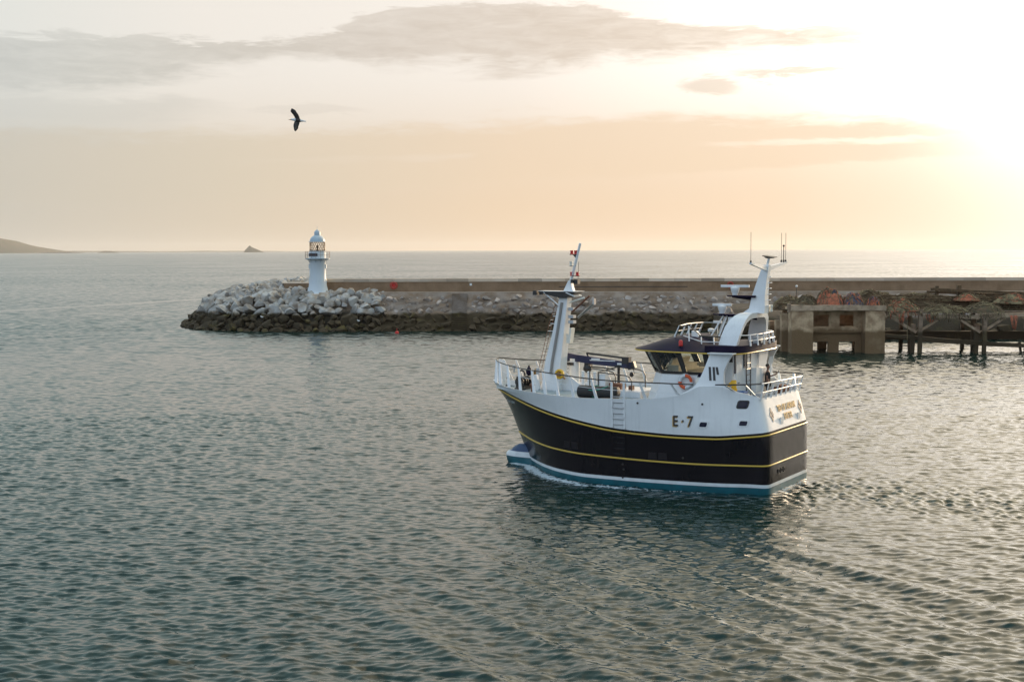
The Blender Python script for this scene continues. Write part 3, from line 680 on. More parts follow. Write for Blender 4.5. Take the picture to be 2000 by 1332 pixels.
# roof-top rails, screens, fly bridge kit
q = MB(); q.tube([(5.35,1.5,7.24),(5.15,1.5,7.75),(4.5,1.75,7.78),(3.85,2.0,7.33),(2.75,2.1,7.30)], .03, 6); q.build('fly_bridge_rail', M['rail'], boat)
q = MB(); q.tube([(5.35,-1.5,7.24),(5.15,-1.5,7.78),(4.4,-1.7,7.78),(3.0,-2.0,7.78)], .03, 6); q.build('fly_bridge_rail', M['steel'], boat)
q = MB(); q.tube([(5.15,1.5,7.75),(5.2,.5,7.8),(5.2,-.5,7.8),(5.15,-1.5,7.78)], .03, 6); q.tube([(5.24,1.5,7.5),(5.3,0,7.52),(5.24,-1.5,7.5)], .015, 6); q.build('fly_bridge_rail', M['steel'], boat)
for y in (1.5,.75,0,-.75,-1.5):
    q = MB(); q.tube([(5.16,y,7.77),(5.42,y,7.2)], [.03,.05], 6); q.build('stanchion', M['white'], boat)
q = MB(); q.tube([(4.9,1.6,7.28),(3.75,2.1,7.05),(2.7,2.2,7.06)], .022, 6); q.build('fly_bridge_rail', M['white'], boat)
for x, z in ((4.5,7.78),(3.85,7.33),(3.2,7.32)):
    q = MB(); q.tube([(x,1.9,z),(x-.12,2.1,6.9)], .03, 6); q.build('stanchion', M['white'], boat)
q = MB(); q.box((3.75,-.3,7.12), (1.1,.04,.72)); q.build('smoked_screen', M['glass'], boat)
q = MB(); q.box((3.9,.9,7.02), (.9,.5,.5)); q.build('roof_locker', M['dark'], boat)
q = MB(); q.prism([(4.6,7.2),(4.25,7.1),(4.25,7.3),(4.4,7.5),(4.6,7.52)], lambda p: (p[0],.95,p[1]), lambda p: (p[0],1.3,p[1])); q.build('helm_binnacle', M['white'], boat)
q = MB(); q.tube([(4.0,-.6,7.0),(4.0,-.6,7.82)], .03, 6); q.lathe([(.1,0),(.16,.04),(.16,.16),(.08,.2)], (4.35,-.6,7.35), 12); q.box((4.0,-.6,7.88), (.42,.12,.12)); q.build('searchlight', M['white'], boat)
q = MB(); q.tube([(2.4,-2.25,7.42),(1.8,-2.3,7.42),(1.5,-1.8,7.40),(1.38,0,7.40),(1.5,1.8,7.40),(1.7,2.4,7.42)], .026, 6); q.build('aft_roof_rail', M['white'], boat)
q = MB(); q.tube([(2.4,-2.3,7.15),(1.7,-2.35,7.15),(1.42,-1.8,7.13),(1.32,0,7.13),(1.42,1.8,7.13)], .016, 6); q.build('aft_roof_rail', M['white'], boat)
for x, y in ((2.3,-2.3),(1.75,-2.3),(1.45,-1.6),(1.38,-.8),(1.36,0),(1.38,.8),(1.45,1.6)):
    q = MB(); q.tube([(x,y,7.42),(x-.05,y*1.02,6.88)], [.03,.045], 6); q.build('stanchion', M['white'], boat)
q = MB(); q.box((1.75,-.3,7.05), (.3,.6,.34)); q.build('life_raft_canister', M['grey'], boat)
q = MB(); q.box((1.9,-1.3,7.0), (.25,.4,.28)); q.build('roof_box', M['grey'], boat)
q = MB(); q.lathe([(.05,0),(.10,.02),(.10,.14),(.03,.16)], (1.42,.45,6.93), 10); q.build('deck_lamp', M['dark'], boat)
# aft face: door, ladder, dark window, lockers
q = MB(); q.box((1.985,1.66,5.12), (.05,.72,2.0)); dr = q.build('door', M['white'], boat)
q = MB(); q.tube([(1.93,1.9,5.1),(1.93,1.7,5.1)], .02, 6); q.build('handle', M['dark'], dr)
q = MB(); q.box((1.98,2.16,6.05), (.05,.12,.95)); q.build('door_window', M['solar'], dr)
q = MB(); q.box((1.98,.78,6.12), (.06,.42,.72)); q.build('aft_window', M['solar'], boat)
l_ = thing('roof_ladder', None, None); l_.parent = boat
for y in (1.55,1.0): ld = MB(); ld.tube([(1.62,y,4.15),(1.66,y,6.9)], .028, 6); ld.build('stile', M['rail'], l_)
for z in np.arange(4.35, 6.8, .28): q = MB(); q.tube([(1.63,1.55,z),(1.63,1.0,z)], .02, 6); q.build('rung', M['rail'], l_)
q = MB(); q.box((1.72,.33,4.92), (.5,.62,1.66)); q.box((1.70,-.35,4.90), (.5,.70,1.62)); lk = q.build('deck_locker', M['white'], boat)
q = MB(); q.tube([(1.43,.2,5.0),(1.43,.05,5.0)], .015, 5); q.tube([(1.43,.2,4.5),(1.43,.05,4.5)], .015, 5); q.build('locker_handle', M['dark'], lk)
q = MB(); q.prism([(-.9,6.55),(-2.35,6.55),(-2.0,5.9),(-1.7,5.6),(-.9,5.6)], lambda p: (1.9,p[0],p[1]), lambda p: (2.0,p[0],p[1])); q.build('wing_bulkhead', M['white'], boat)
q = MB(); q.box((2.4,2.4,5.3), (.8,.06,2.45)); q.build('casing_side', M['white'], boat)

# ---- fore mast
q = MB(); sec = [(4.05,13.75,12.50,.44),(4.5,13.6,12.52,.40),(5.6,13.42,12.45,.36),(7.2,12.98,12.28,.31),(9.18,12.58,12.08,.24)]
for z, xf, xa, w in sec: q.v += [(xf, w*.8, z), (xf, -w*.8, z), (xa, -w, z), (xa, w, z)]
for i in range(len(sec)-1):
    for j in range(4): a = 4*i+j; b_ = 4*i+(j+1) % 4; q.f.append((a, b_, b_+4, a+4)); q.m.append(0)
fm = q.build('fore_mast', M['white'], boat)
q = MB(); q.prism([(12.9,4.5),(12.3,5.0),(11.0,4.12),(11.6,4.08),(12.9,4.08)], lambda p: (p[0],-.05,p[1]), lambda p: (p[0],.05,p[1])); q.prism([(13.7,4.9),(13.85,4.9),(13.9,4.12),(13.65,3.98),(13.55,4.15)], lambda p: (p[0],.55,p[1]), lambda p: (p[0],.75,p[1])); q.build('mast_bracket', M['white'], boat)
q = MB(); q.tube([(13.02,.42,4.95),(12.95,.38,5.6),(12.66,.33,7.2),(12.42,.27,8.75)], .075, 6); q.build('wire_trunking', M['trunk'], fm)
q = MB(); q.prism([(13.75,9.26),(13.2,9.14),(12.45,8.98),(12.1,9.0),(11.55,9.28),(11.55,9.32),(13.75,9.32)], lambda p: (p[0],-.42,p[1]), lambda p: (p[0],.42,p[1])); q.build('crosstree_platform', M['dark'], fm)
q = MB(); q.box((12.6,0,9.335), (2.3,.9,.02)); q.box((11.85,0,9.18), (.55,.86,.05), rot=Matrix.Rotation(R(-22),3,'Y')); q.build('platform_plate', M['white'], fm)
for s_ in (1,-1):
    q = MB(); q.tube([(13.45, s_*.4, 9.28), (12.55, s_*.30, 8.55)], .035, 6); q.build('platform_strut', M['white'], fm)
q = MB()
for y in (.35,-.35): q.box((13.95,y,9.24), (.24,.26,.24)); 
q.box((14.02,0,9.30), (.12,.9,.06)); q.build('floodlight', M['dark'], fm)
q = MB(); q.prism([(12.42,9.34),(11.82,9.34),(11.9,9.55),(11.97,9.9),(12.12,9.9)], lambda p: (p[0],-.12,p[1]), lambda p: (p[0],.12,p[1])); q.tube([(12.03,0,9.85),(11.47,0,11.86)], [.09,.075], 4); tm = q.build('top_mast', M['white'], boat)
def navl(x, y, z, m, r=.085, h_=.2):
    q = MB(); q.lathe([(r*1.2,0),(r*1.2,.03),(r*.9,.04),(r*.9,h_-.04),(r*1.15,h_-.03),(r*1.1,h_)], (x, y, z), 12); q.build('mast_light', m, tm)
for y in (.0,): 
    navl(11.97,0,11.28,M['red']); navl(11.74,0,11.28,M['red'])
q = MB(); q.box((11.84,0,11.26), (.46,.12,.03)); q.prism([(11.9,11.25),(11.6,11.25),(11.66,11.0)], lambda p: (p[0],-.02,p[1]), lambda p: (p[0],.02,p[1])); q.box((11.9,0,10.66), (.36,.05,.03)); q.box((11.75,0,10.14), (.5,.1,.03)); q.build('light_bracket', M['dark'], tm)
navl(12.02,0,10.68,M['cream'],.08,.22); navl(11.98,0,10.15,M['red']); navl(11.64,0,10.15,M['red'])
q = MB(); q.box((11.86,0.12,9.86), (.14,.2,.2)); q.box((11.66,0,9.84), (.22,.3,.24)); q.tube([(11.6,0,9.95),(11.55,.0,10.9)], .014, 5); q.build('floodlight', M['dark'], tm)
q = MB(); q.tube([(12.0,.15,8.75),(10.95,.55,9.02)], .05, 6); q.build('boom_stub', M['cream'], fm)
q = MB(); q.tube([(11.85,.2,8.25),(10.72,.4,9.12)], .05, 6); q.build('derrick_ram', M['brown'], fm)
q = MB(); q.tube([(11.7,-.2,7.95),(10.62,.1,8.72)], .065, 6); q.box((10.6,.1,8.82), (.1,.2,.3)); q.build('derrick_ram', M['steel'], fm)
for z in (8.4,8.0,7.72): 
    q = MB(); q.box((11.95,0,z), (.3,.34,.16)); q.build('mast_block', M['grey'], fm)
q = MB(); q.box((11.95,.1,7.0), (.12,.4,.8), rot=Matrix.Rotation(R(-8),3,'Y')); q.box((12.1,.1,6.85), (.12,.34,.5)); q.build('loudhailer_box', M['cream'], fm)
for y in (.16,-.16): q = MB(); q.tube([(13.95,y,4.9),(13.25,y,7.6),(12.85,y,8.7)], .016, 5); q.build('ladder_stile', M['brown'], fm)
for z in np.arange(5.1, 8.6, .3): x = np.interp(z, [4.9,7.6,8.7], [13.95,13.25,12.85]); q = MB(); q.tube([(x,.16,z),(x,-.16,z)], .014, 5); q.build('ladder_rung', M['white'], fm)
for z in np.arange(7.2, 8.7, .4): x = np.interp(z, [4.9,7.6,8.7], [13.95,13.25,12.85]); q = MB(); q.tube([(x,0,z),(x-.4,0,z)], .02, 5); q.build('ladder_bracket', M['white'], fm)
q = MB(); q.box((13.9,.1,4.7), (.2,.3,1.0)); q.build('mast_foot_box', M['grey'], boat)

# ---- crane, stowed aft along the deck
cr = MB(); cr.prism([(13.0,5.62),(13.0,6.05),(12.2,5.92),(8.95,5.62),(8.95,5.32),(11.0,5.42),(12.2,5.55)], lambda p: (p[0],-1.13,p[1]), lambda p: (p[0],-.87,p[1]))
cb = cr.build('crane_boom', M['craneblue'], boat)
q = MB(); q.tube([(11.6,-1,6.02),(9.3,-1,5.83)], .055, 8); q.tube([(11.6,-1,6.02),(11.5,-1,5.85)], .05, 6); q.box((9.25,-1,5.72), (.4,.34,.36)); q.box((8.95,-1,5.45), (.42,.26,.34), rot=Matrix.Rotation(R(20),3,'Y')); q.tube([(8.85,-1,5.35),(8.8,-1,5.02)], .02, 5); q.ball((8.95,-1,4.98), (.12,.1,.14)); q.build('crane_ram', M['dark'], cb)
q = MB(); q.box((10.6,-.86,5.66), (1.5,.012,.05)); q.box((9.6,-.86,5.52), (.25,.012,.1)); q.box((11.0,-.86,5.72), (.5,.012,.10)); q.build('crane_stripe', M['boot'], cb)
q = MB(); q.ball((11.5,-.9,5.2), (.24,.22,.24)); q.box((11.5,-1,5.35), (.3,.4,.3)); q.tube([(11.3,-.9,5.3),(10.5,-.9,5.28),(9.9,-.9,5.2)], .04, 6); q.build('crane_winch', M['dark'], cb)
q = MB(); q.box((12.6,-.9,5.42), (.6,.3,.14)); q.build('crane_bracket', M['dark'], cb)
q = MB(); q.tube([(12.4,-1.1,4.08),(12.4,-1.1,5.7)], .28, 12); q.build('crane_pedestal', M['white'], boat)
q = MB(); q.tube([(9.7,-1,4.1),(9.7,-1,5.4)], .07, 8); q.box((9.7,-1,5.38), (.3,.4,.12)); q.build('crane_rest', M['dark'], boat)
# dark tube hoops
for y, x0, x1, z1 in ((1.3,9.75,7.85,5.16),(-1.3,9.9,8.3,5.24),(0.2,10.8,9.3,5.25)):
    q = MB(); q.tube([(x0,y,z1+.08),(x1+.35,y,z1-.02),(x1+.12,y,z1-.10),(x1,y,z1-.3),(x1,y,4.1)], .03, 6); q.tube([(x0,y,z1+.08),(x0,y,4.1)], .03, 6); q.build('guard_hoop', M['rail'], boat)
q = MB(); q.tube([(9.75,1.3,5.24),(9.8,0,5.3),(9.9,-1.3,5.32)], .03, 6); q.build('guard_hoop', M['rail'], boat)
for x, y in ((11.4,-.2),(11.05,-.2),(10.7,-.2)):
    q = MB(); q.tube([(x,y,4.1),(x,y,5.05)], .09, 8); q.lathe([(.1,0),(.12,.04),(.05,.08)], (x,y,5.05), 10); q.build('deck_vent', M['white'], boat)
q = MB(); q.box((8.1,.4,4.22), (1.7,2.4,.3)); q.box((9.6,1.0,4.6), (.45,.5,1.1)); ha = q.build('hatch_casing', M['white'], boat)
q = MB(); q.box((8.9,.6,4.5), (.5,.6,.3)); q.box((8.2,.6,4.46), (.2,.3,.22)); q.ball((9.2,.8,4.6), .16); q.build('deck_machinery', M['brown'], boat)
# windlass, fairleads, bollards
def horseshoe(x, y, z):
    q = MB(); P = [(x+.2*math.cos(a), y, z+.05+.2*math.sin(a)) for a in np.linspace(R(-25), R(205), 10)]; q.tube(P, .05, 6); q.box((x, y, z-.12), (.56,.2,.1)); return q.build('fairlead', M['dark'], boat)
horseshoe(15.35,-.55,4.72); horseshoe(13.95,2.05,4.38)
q = MB(); q.box((15.35,-.55,4.34), (.5,.16,.52)); q.build('fairlead_stand', M['steel'], boat)
q = MB()
for y in (.25,.75): q.lathe([(.27,0),(.27,.05),(.16,.07),(.16,.3),(.27,.32),(.27,.37)], (14.6,y-.1,4.5), 14, axis='Y')
q.box((14.6,.45,4.2), (.5,1.0,.16)); q.tube([(14.95,.4,4.3),(14.2,.4,4.28)], .04, 6); q.build('windlass', M['dark'], boat)
q = MB(); q.lathe([(.07,0),(.07,.3),(.14,.33),(.15,.42),(.10,.48)], (13.3,1.9,4.08), 12); q.build('bollard', M['brown'], boat)
q = MB(); q.lathe([(.04,0),(.12,.1),(.16,.35),(.12,.5),(.05,.55)], (14.45,-.6,4.55), 12); q.box((14.45,-.6,4.32), (.5,.4,.5)); q.build('anchor_gear', M['bronze'], boat)
q = MB(); q.lathe([(.03,-.1),(.05,0),(.1,.25),(.1,.3),(.02,.35)], (15.95,-.75,4.9), 10); q.build('rail_horn', M['grey'], boat)
# gear on the stern deck
q = MB(); q.box((1.0,-1.9,4.42), (.4,.6,.65)); q.lathe([(.25,0),(.25,.03),(.12,.05),(.12,.45),(.25,.47),(.25,.5)], (.95,-1.2,4.5), 14, axis='Y'); q.build('net_winch', M['brown'], boat)
q = MB(); q.box((1.1,1.2,4.35), (.5,.8,.5)); q.box((.95,.4,4.32), (.4,.5,.44)); q.build('stern_box', M['grey'], boat)
q = MB(); q.lathe([(.2,0),(.24,.1),(.24,.5),(.2,.55)], (.9,-.1,4.1), 14); q.build('stern_capstan', M['steel'], boat)

# ------------------------------------------------------------------ loose things aboard (world placed)
def bw(x, y, z): 
    p = bh*x+bl*y; return Vector((BO.x+p[0], BO.y+p[1], z))
def onboat(name, label, cat, x, y, z, group=None, rz=0): return thing(name, label, cat, bw(x,y,z), BA+rz, group)
t1 = onboat('life_ring', 'orange and white life ring hung on the wheelhouse side', 'life ring', 4.40, 2.48, 5.10)
q = MB(); q.torus((0,0,0), .30, .085, 32, 10, mfun=lambda f: 0 if int(f*4) % 2 else 1); q.build('ring', [M['orange'], M['boot']], t1, sharp=None)
q = MB(); q.torus((0,0.02,0), .395, .012, 24, 5); q.build('grab_line', M['boot'], t1)
t1 = onboat('round_fender', 'round white fender hung beside the life ring', 'fender', 3.55, 2.62, 5.12)
q = MB(); q.ball((0,0,0), .27, n=18, k=12); q.lathe([(.05,.25),(.06,.34),(.02,.36)], (0,0,0), 8); q.build('float_body', M['cream'], t1, sharp=None)
q = MB(); q.prism([(-.16,0),(.16,0),(.03,.2),(-.03,.2)], lambda p: (p[0],-.1,.26+p[1]), lambda p: (p[0],.1,.26+p[1])); q.build('cover', M['navy'], t1)
t1 = onboat('roller_fender', 'long black rubber roller lying on the foredeck inside the rail', 'rubber fender', 9.0, 2.75, DECK+.31)
q = MB(); q.lathe([(.20,-1.1),(.31,-1.07),(.31,1.07),(.20,1.1)], (0,0,0), 20, axis='X'); q.build('roller', M['rubber'], t1)
q = MB(); q.torus((.1,0,0), .325, .02, 20, 5, rot=Matrix.Rotation(R(60),3,'Z')); q.tube([(.4,.3,.12),(.1,.34,.1),(-.3,.28,.2),(-.6,.1,.34)], .02, 5); q.build('green_lashing', M['green'], t1)
def oilskin(x, y, z, h_, label, cat='oilskin'):
    t1 = onboat('oilskin_jacket', label, cat, x, y, z)
    rnd = random.Random(int(x*10)); q = MB(); prof = [(.04,h_*.5),(.12,h_*.44),(.17,h_*.25),(.12,0),(.15,-h_*.3),(.07,-h_*.5)]
    k = 14
    for r, zz in prof:
        for j in range(k): a = 2*math.pi*j/k; rr_ = r*(1+.22*math.sin(3*a+zz*5)+rnd.uniform(-.1,.1)); q.v.append((rr_*math.cos(a)*.95, rr_*math.sin(a)*.6, zz+.05*math.sin(2*a)))
    for i in range(len(prof)-1):
        for j in range(k): q.f.append((i*k+j, i*k+(j+1) % k, (i+1)*k+(j+1) % k, (i+1)*k+j)); q.m.append(0)
    q.f.append(tuple(range(k))); q.m.append(0)
    q.build('jacket', M['oilskin'], t1, sharp=None)
    q = MB(); q.tube([(.14,0,.3*h_),(.26,.05,.05),(.24,.1,-.25*h_)], [.07,.065,.05], 8); q.build('sleeve', M['oilskin'], t1, sharp=None)
oilskin(1.80, 2.75, 5.0, .58, 'yellow oilskin jacket hung beside the wheelhouse aft corner, above the blue tub')
t1 = onboat('hose_reel', 'yellow hose reel on the side of the fore mast foot', 'hose reel', 12.40, .58, 4.98)
q = MB(); q.torus((0,.02,0), .2, .07, 24, 8); q.torus((0,-.06,.0), .2, .06, 24, 8); q.build('hose', M['oilskin'], t1, sharp=None)
q = MB(); q.lathe([(.12,-.14),(.12,.14)], (0,0,0), 14, axis='Y'); q.tube([(-.2,.02,-.1),(-.34,.02,-.24)], .05, 6); q.build('drum', M['bronze'], t1)
t1 = onboat('blue_tub', 'blue plastic tub on deck behind the port bulwark', 'tub', 1.60, 2.45, DECK+.18)
q = MB(); q.box((0,0,.24), (.5,.42,.48), top=(1.12,1.12)); q.box((0,0,.49), (.62,.52,.05)); q.build('tub_body', M['blue'], t1)
t1 = onboat('mooring_buoy_float', 'dark blue inflatable float hung on the foredeck rail', 'float', 14.78, -.35, 4.95)
q = MB(); q.ball((0,0,0), (.17,.17,.24), n=16, k=10); q.lathe([(.05,.2),(.05,.32),(.02,.34)], (0,0,0), 8); q.build('float_body', M['navy'], t1, sharp=None)

# person: standing on the stern deck, arm raised holding a phone
def skin_body(name, joints, edges, m, parent, sub=1, root=0):
    me = bpy.data.meshes.new(name); me.from_pydata([j[0] for j in joints], edges, []); me.materials.append(m)
    o = bpy.data.objects.new(name, me); COL.objects.link(o); o.parent = parent
    md = o.modifiers.new('skin', 'SKIN'); md.use_smooth_shade = True
    for i, j in enumerate(joints):
        r = j[1]; me.skin_vertices[0].data[i].radius = (r, r) if not isinstance(r, tuple) else r
        me.skin_vertices[0].data[i].use_root = (i == root)
    s_ = o.modifiers.new('sub', 'SUBSURF'); s_.levels = sub; s_.render_levels = sub
    return o
pers = thing('person', 'person in dark clothes standing on the stern deck holding up a phone', 'person', bw(1.28, -.42, DECK), math.pi, None)
# local frame: +x screen left, -x screen right, +y toward the camera (turned half round)
J = [((0,0,.92),.14),((0,0,1.08),.135),((0,0,1.28),.15),((0,0,1.42),.12),((0,0,1.50),.058),((-.01,0,1.56),.06),
     ((.03,.16,1.40),.06),((.08,.24,1.16),.048),((.02,.26,.94),.036),((-.02,.27,.86),.032),
     ((-.03,-.17,1.38),.058),((-.16,-.2,1.17),.047),((-.38,-.18,1.24),.036),((-.46,-.17,1.29),.03),
     ((.0,.1,.88),.10),((.02,.11,.50),.066),((.03,.12,.12),.042),((-.10,.12,.04),.035),((.0,-.1,.88),.10),((-.02,-.11,.50),.066),((.0,-.12,.12),.042),((-.13,-.12,.04),.035)]
Eg = [(0,1),(1,2),(2,3),(3,4),(4,5),(3,6),(6,7),(7,8),(8,9),(3,10),(10,11),(11,12),(12,13),(0,14),(14,15),(15,16),(16,17),(0,18),(18,19),(19,20),(20,21)]
hd = [((-.015,0,1.62),.085),((-.02,0,1.69),.098),((-.01,0,1.76),.07)]
k0 = len(J); J2 = J+hd; E2 = Eg+[(5,k0),(k0,k0+1),(k0+1,k0+2)]
# nose, fingers
J2 += [((-.115,0,1.66),.016)]; E2 += [(k0,k0+3)]
for i, (dy_, L_) in enumerate(((-.03,.07),(-.01,.08),(.01,.075),(.03,.06))):
    b0 = len(J2); J2 += [((-.50,-.17+dy_,1.34),.010),((-.50-L_*.5,-.17+dy_,1.36+L_*.4),.009)]; E2 += [(13,b0),(b0,b0+1)]
b0 = len(J2); J2 += [((-.46,-.11,1.33),.011),((-.49,-.10,1.38),.009)]; E2 += [(13,b0),(b0,b0+1)]
for i, (dy_, L_) in enumerate(((-.03,.06),(-.01,.07),(.01,.065),(.03,.05))):
    b0 = len(J2); J2 += [((-.03,.27+dy_,.81),.010),((-.05,.27+dy_,.81-L_),.009)]; E2 += [(9,b0),(b0,b0+1)]
skin_body('person_body', J2, E2, M['skin'], pers, 1)
skin_body('shirt', [((0,0,.86),.155),((0,0,1.08),.155),((0,0,1.28),.168),((0,0,1.41),.13),((.03,.16,1.41),.08),((.06,.22,1.22),.075),((-.03,-.17,1.39),.078),((-.14,-.2,1.20),.07)],
          [(0,1),(1,2),(2,3),(3,4),(4,5),(3,6),(6,7)], M['tee'], pers, 1)
skin_body('trousers', [((0,0,.90),.15),((.0,.1,.84),.112),((.02,.11,.50),.085),((.03,.12,.10),.07),((.0,-.1,.84),.112),((-.02,-.11,.50),.085),((.0,-.12,.10),.07)],
          [(0,1),(1,2),(2,3),(0,4),(4,5),(5,6)], M['trous'], pers, 1)
for yy in (.12,-.12):
    q = MB(); q.ball((-.04,yy,.04), (.15,.055,.05)); q.build('shoe', M['dark'], pers, sharp=None)
q = MB(); q.ball((.01,0,1.73), (.10,.088,.09)); q.build('hair', M['hair'], pers, sharp=None)
ph = thing('mobile_phone', 'small dark phone held up in the hand of the person on the stern', 'phone', bw(1.28,-.42,DECK)+Vector((.555,.155,1.40)), 0)
q = MB(); q.box((0,0,0), (.018,.08,.15), rot=Matrix.Rotation(R(25),3,'Y')); q.box((-.011,0,0), (.004,.07,.13), rot=Matrix.Rotation(R(25),3,'Y')); q.build('phone_body', M['dark'], ph)

# ------------------------------------------------------------------ water
def wave_field(xx, yy, spac):
    """height of the water at world points; waves shorter than the local mesh spacing are dropped"""
    rng = np.random.RandomState(11); z = np.zeros_like(xx); 
    env = 0.85+0.3*np.sin(xx*.043+1.3*np.sin(yy*.021))*np.cos(yy*.033+.8)
    N_ = 140
    lam = np.exp(rng.uniform(math.log(.21), math.log(2.1), N_)); th = np.radians(np.where(rng.rand(N_) < .72, rng.normal(-94, 22, N_), rng.normal(-95, 58, N_))); ph_ = rng.uniform(0, 6.28, N_)
    for L_, a, p in zip(lam, th, ph_):
        k = 2*math.pi/L_; w = np.clip(L_/(spac*1.9)-1, 0, 1)
        sl = 0.032*(1.1 if L_ < .32 else 1.4 if L_ < .7 else .85 if L_ < 1.1 else .42)
        arg = k*(xx*math.cos(a)+yy*math.sin(a))+p
        z += w*(sl/k)*(np.sin(arg)-.2*np.cos(2*arg))*env
    # wake trains of the boat: long crests slanting down to the right
    bx = (xx-BO.x)*bh[0]+(yy-BO.y)*bh[1]; by = (xx-BO.x)*bl[0]+(yy-BO.y)*bl[1]
    for L_, an, amp, p in ((2.7,27,.050,0.),(3.5,24,.050,1.7),(2.1,31,.036,2.2),(1.35,29,.025,1.2),(1.0,32,.017,3.1),(4.6,21,.035,4.)):
        a = R(an); k = 2*math.pi/L_; warp = 1.1*np.sin(xx*.11+yy*.05+p)+.7*np.sin(xx*.05-yy*.13)
        arg = k*(xx*math.cos(a)+yy*math.sin(a)+warp*.55)+p
        e = np.clip((by-6)/10, 0, 1)*np.clip((14-bx+by*.15)/22, .12, 1)*(.55+.45*np.sin(xx*.09+yy*.16+p*2))
        w = np.clip(L_/(spac*2.6)-1, 0, 1); z += w*amp*e*(np.sin(arg)-.2*np.cos(2*arg))
    # bow wave and churned water astern
    d = np.abs(np.abs(by)-np.clip((15.2-bx)*.42, 0, 4.6)-.35); z += .06*np.exp(-(d/.55)**2)*np.clip((16.2-bx)/3, 0, 1)*np.clip((bx-3)/8, 0, 1)*(spac < .6)
    z += .04*np.exp(-(((bx-16.2)/.5)**2+(by/.9)**2))*(spac < .6)
    ast = np.clip(-bx/1.0, 0, 1)*np.exp(-((by-.6)/4.2)**2)*np.exp(np.minimum(bx, 0)/45)
    rng = np.random.RandomState(5)
    for i in range(26):
        L_ = rng.uniform(.22, .8); a = rng.uniform(0, 6.28); k = 2*math.pi/L_; w = np.clip(L_/(spac*2.6)-1, 0, 1)
        z += w*ast*.085/k*np.sin(k*(xx*math.cos(a)+yy*math.sin(a))+rng.uniform(0, 6.28))*1.3
    return z
def make_water():
    th_d = np.radians(np.linspace(-24, 24, 1201)); th_c = np.radians(np.arange(29, 330, 6.0))
    th = np.concatenate([th_d, th_c]); nc = len(th)
    r = [26.0]
    while r[-1] < 420: r.append(r[-1]*(1.0012 if r[-1] < 100 else 1.0017 if r[-1] < 250 else 1.004))
    rd = len(r)
    while r[-1] < 45000: r.append(r[-1]*1.05)
    r = np.array([1.5, 8, 18]+r); rd += 3; nr = len(r)
    RR, TT = np.meshgrid(r, th, indexing='ij'); xx = RR*np.sin(TT); yy = RR*np.cos(TT)
    ratio = np.concatenate([[1], r[1:]-r[:-1]]); spac = np.maximum(ratio[:, None]*np.ones((1, nc)), RR*np.radians(48/1200)*.8)
    zz = np.zeros_like(xx); sl = slice(3, rd); dc = len(th_d)
    fade = np.clip((420-RR)/120, 0, 1)*np.clip((np.radians(24)-np.abs(np.where(TT > math.pi, TT-2*math.pi, TT)))/.03, 0, 1)
    zz[sl, :dc] = wave_field(xx[sl, :dc], yy[sl, :dc], spac[sl, :dc])
    zz *= fade; zz[:4] = 0
    # foam along the hull
    bx = (xx-BO.x)*bh[0]+(yy-BO.y)*bh[1]; by = (xx-BO.x)*bl[0]+(yy-BO.y)*bl[1]
    foam = np.zeros_like(xx); m = (bx > -22) & (bx < 17.5) & (np.abs(by) < 7)
    b_, y_ = bx[m], np.abs(by[m]); u = np.clip(b_/14.6, 0, 1); half = np.asarray(smooth_interp(u, WL))
    dist = y_-half; f = np.zeros_like(b_)
    wdt = np.interp(b_, [0, 4, 8, 12, 15, 16.5], [.4, .9, 1.2, 1.5, 1.0, .5])
    inb = (b_ > 0) & (b_ < 15.3)
    f = np.where(inb, np.clip(1-np.abs(dist-wdt*.35)/wdt, 0, 1)*np.interp(b_, [0, 5, 9, 13, 15], [.5, .64, .8, .95, 1.05]), f)
    f = np.maximum(f, np.clip(1-np.hypot(b_-14.9, y_-.4)/1.0, 0, 1)*1.15)
    f = np.maximum(f, np.where(b_ <= 0, np.exp(b_/1.6)*np.clip(1-(y_/3.2)**4, 0, 1)*.75, 0))
    f = np.maximum(f, np.where(b_ <= 0, np.clip(1-(y_/3.6)**2, 0, 1)*.42, 0))
    foam[m] = f
    slick = np.zeros_like(xx); slick += np.clip(-bx/2, 0, 1)*np.exp(-(by/4.0)**2)*np.exp(np.minimum(bx, 0)/40)
    nv = nr*nc+1; co = np.empty((nv, 3), np.float32); co[:-1, 0] = xx.ravel(); co[:-1, 1] = yy.ravel(); co[:-1, 2] = zz.ravel(); co[-1] = 0
    i = np.arange(nr-1)[:, None]*nc; j = np.arange(nc)[None, :]; j2 = (j+1) % nc
    quads = np.stack([i+j, i+j2, i+nc+j2, i+nc+j], -1).reshape(-1, 4)[:, ::-1]
    tris = np.stack([np.arange(nc), np.full(nc, nv-1), (np.arange(nc)+1) % nc], -1)[:, ::-1]
    me = bpy.data.meshes.new('water'); nq, ntr = len(quads), len(tris)
    me.vertices.add(nv); me.vertices.foreach_set('co', co.ravel())
    me.loops.add(nq*4+ntr*3); me.loops.foreach_set('vertex_index', np.concatenate([quads.ravel(), tris.ravel()]).astype(np.int32))
    me.polygons.add(nq+ntr); me.polygons.foreach_set('loop_start', np.concatenate([np.arange(nq)*4, nq*4+np.arange(ntr)*3]).astype(np.int32))
    me.update(calc_edges=True); me.shade_smooth()
    at = me.attributes.new('foam', 'FLOAT', 'POINT'); at.data.foreach_set('value', np.append(foam.ravel(), 0).astype(np.float32))
    fl = np.clip((np.abs(np.where(TT > math.pi, TT-2*math.pi, TT))-np.radians(22.6))/.025, 0, 1)
    at = me.attributes.new('flat', 'FLOAT', 'POINT'); at.data.foreach_set('value', np.append(fl.ravel(), 1).astype(np.float32))
    at = me.attributes.new('slick', 'FLOAT', 'POINT'); at.data.foreach_set('value', np.append(slick.ravel(), 0).astype(np.float32))
    o = bpy.data.objects.new('water', me); COL.objects.link(o); tag(o, kind='structure')
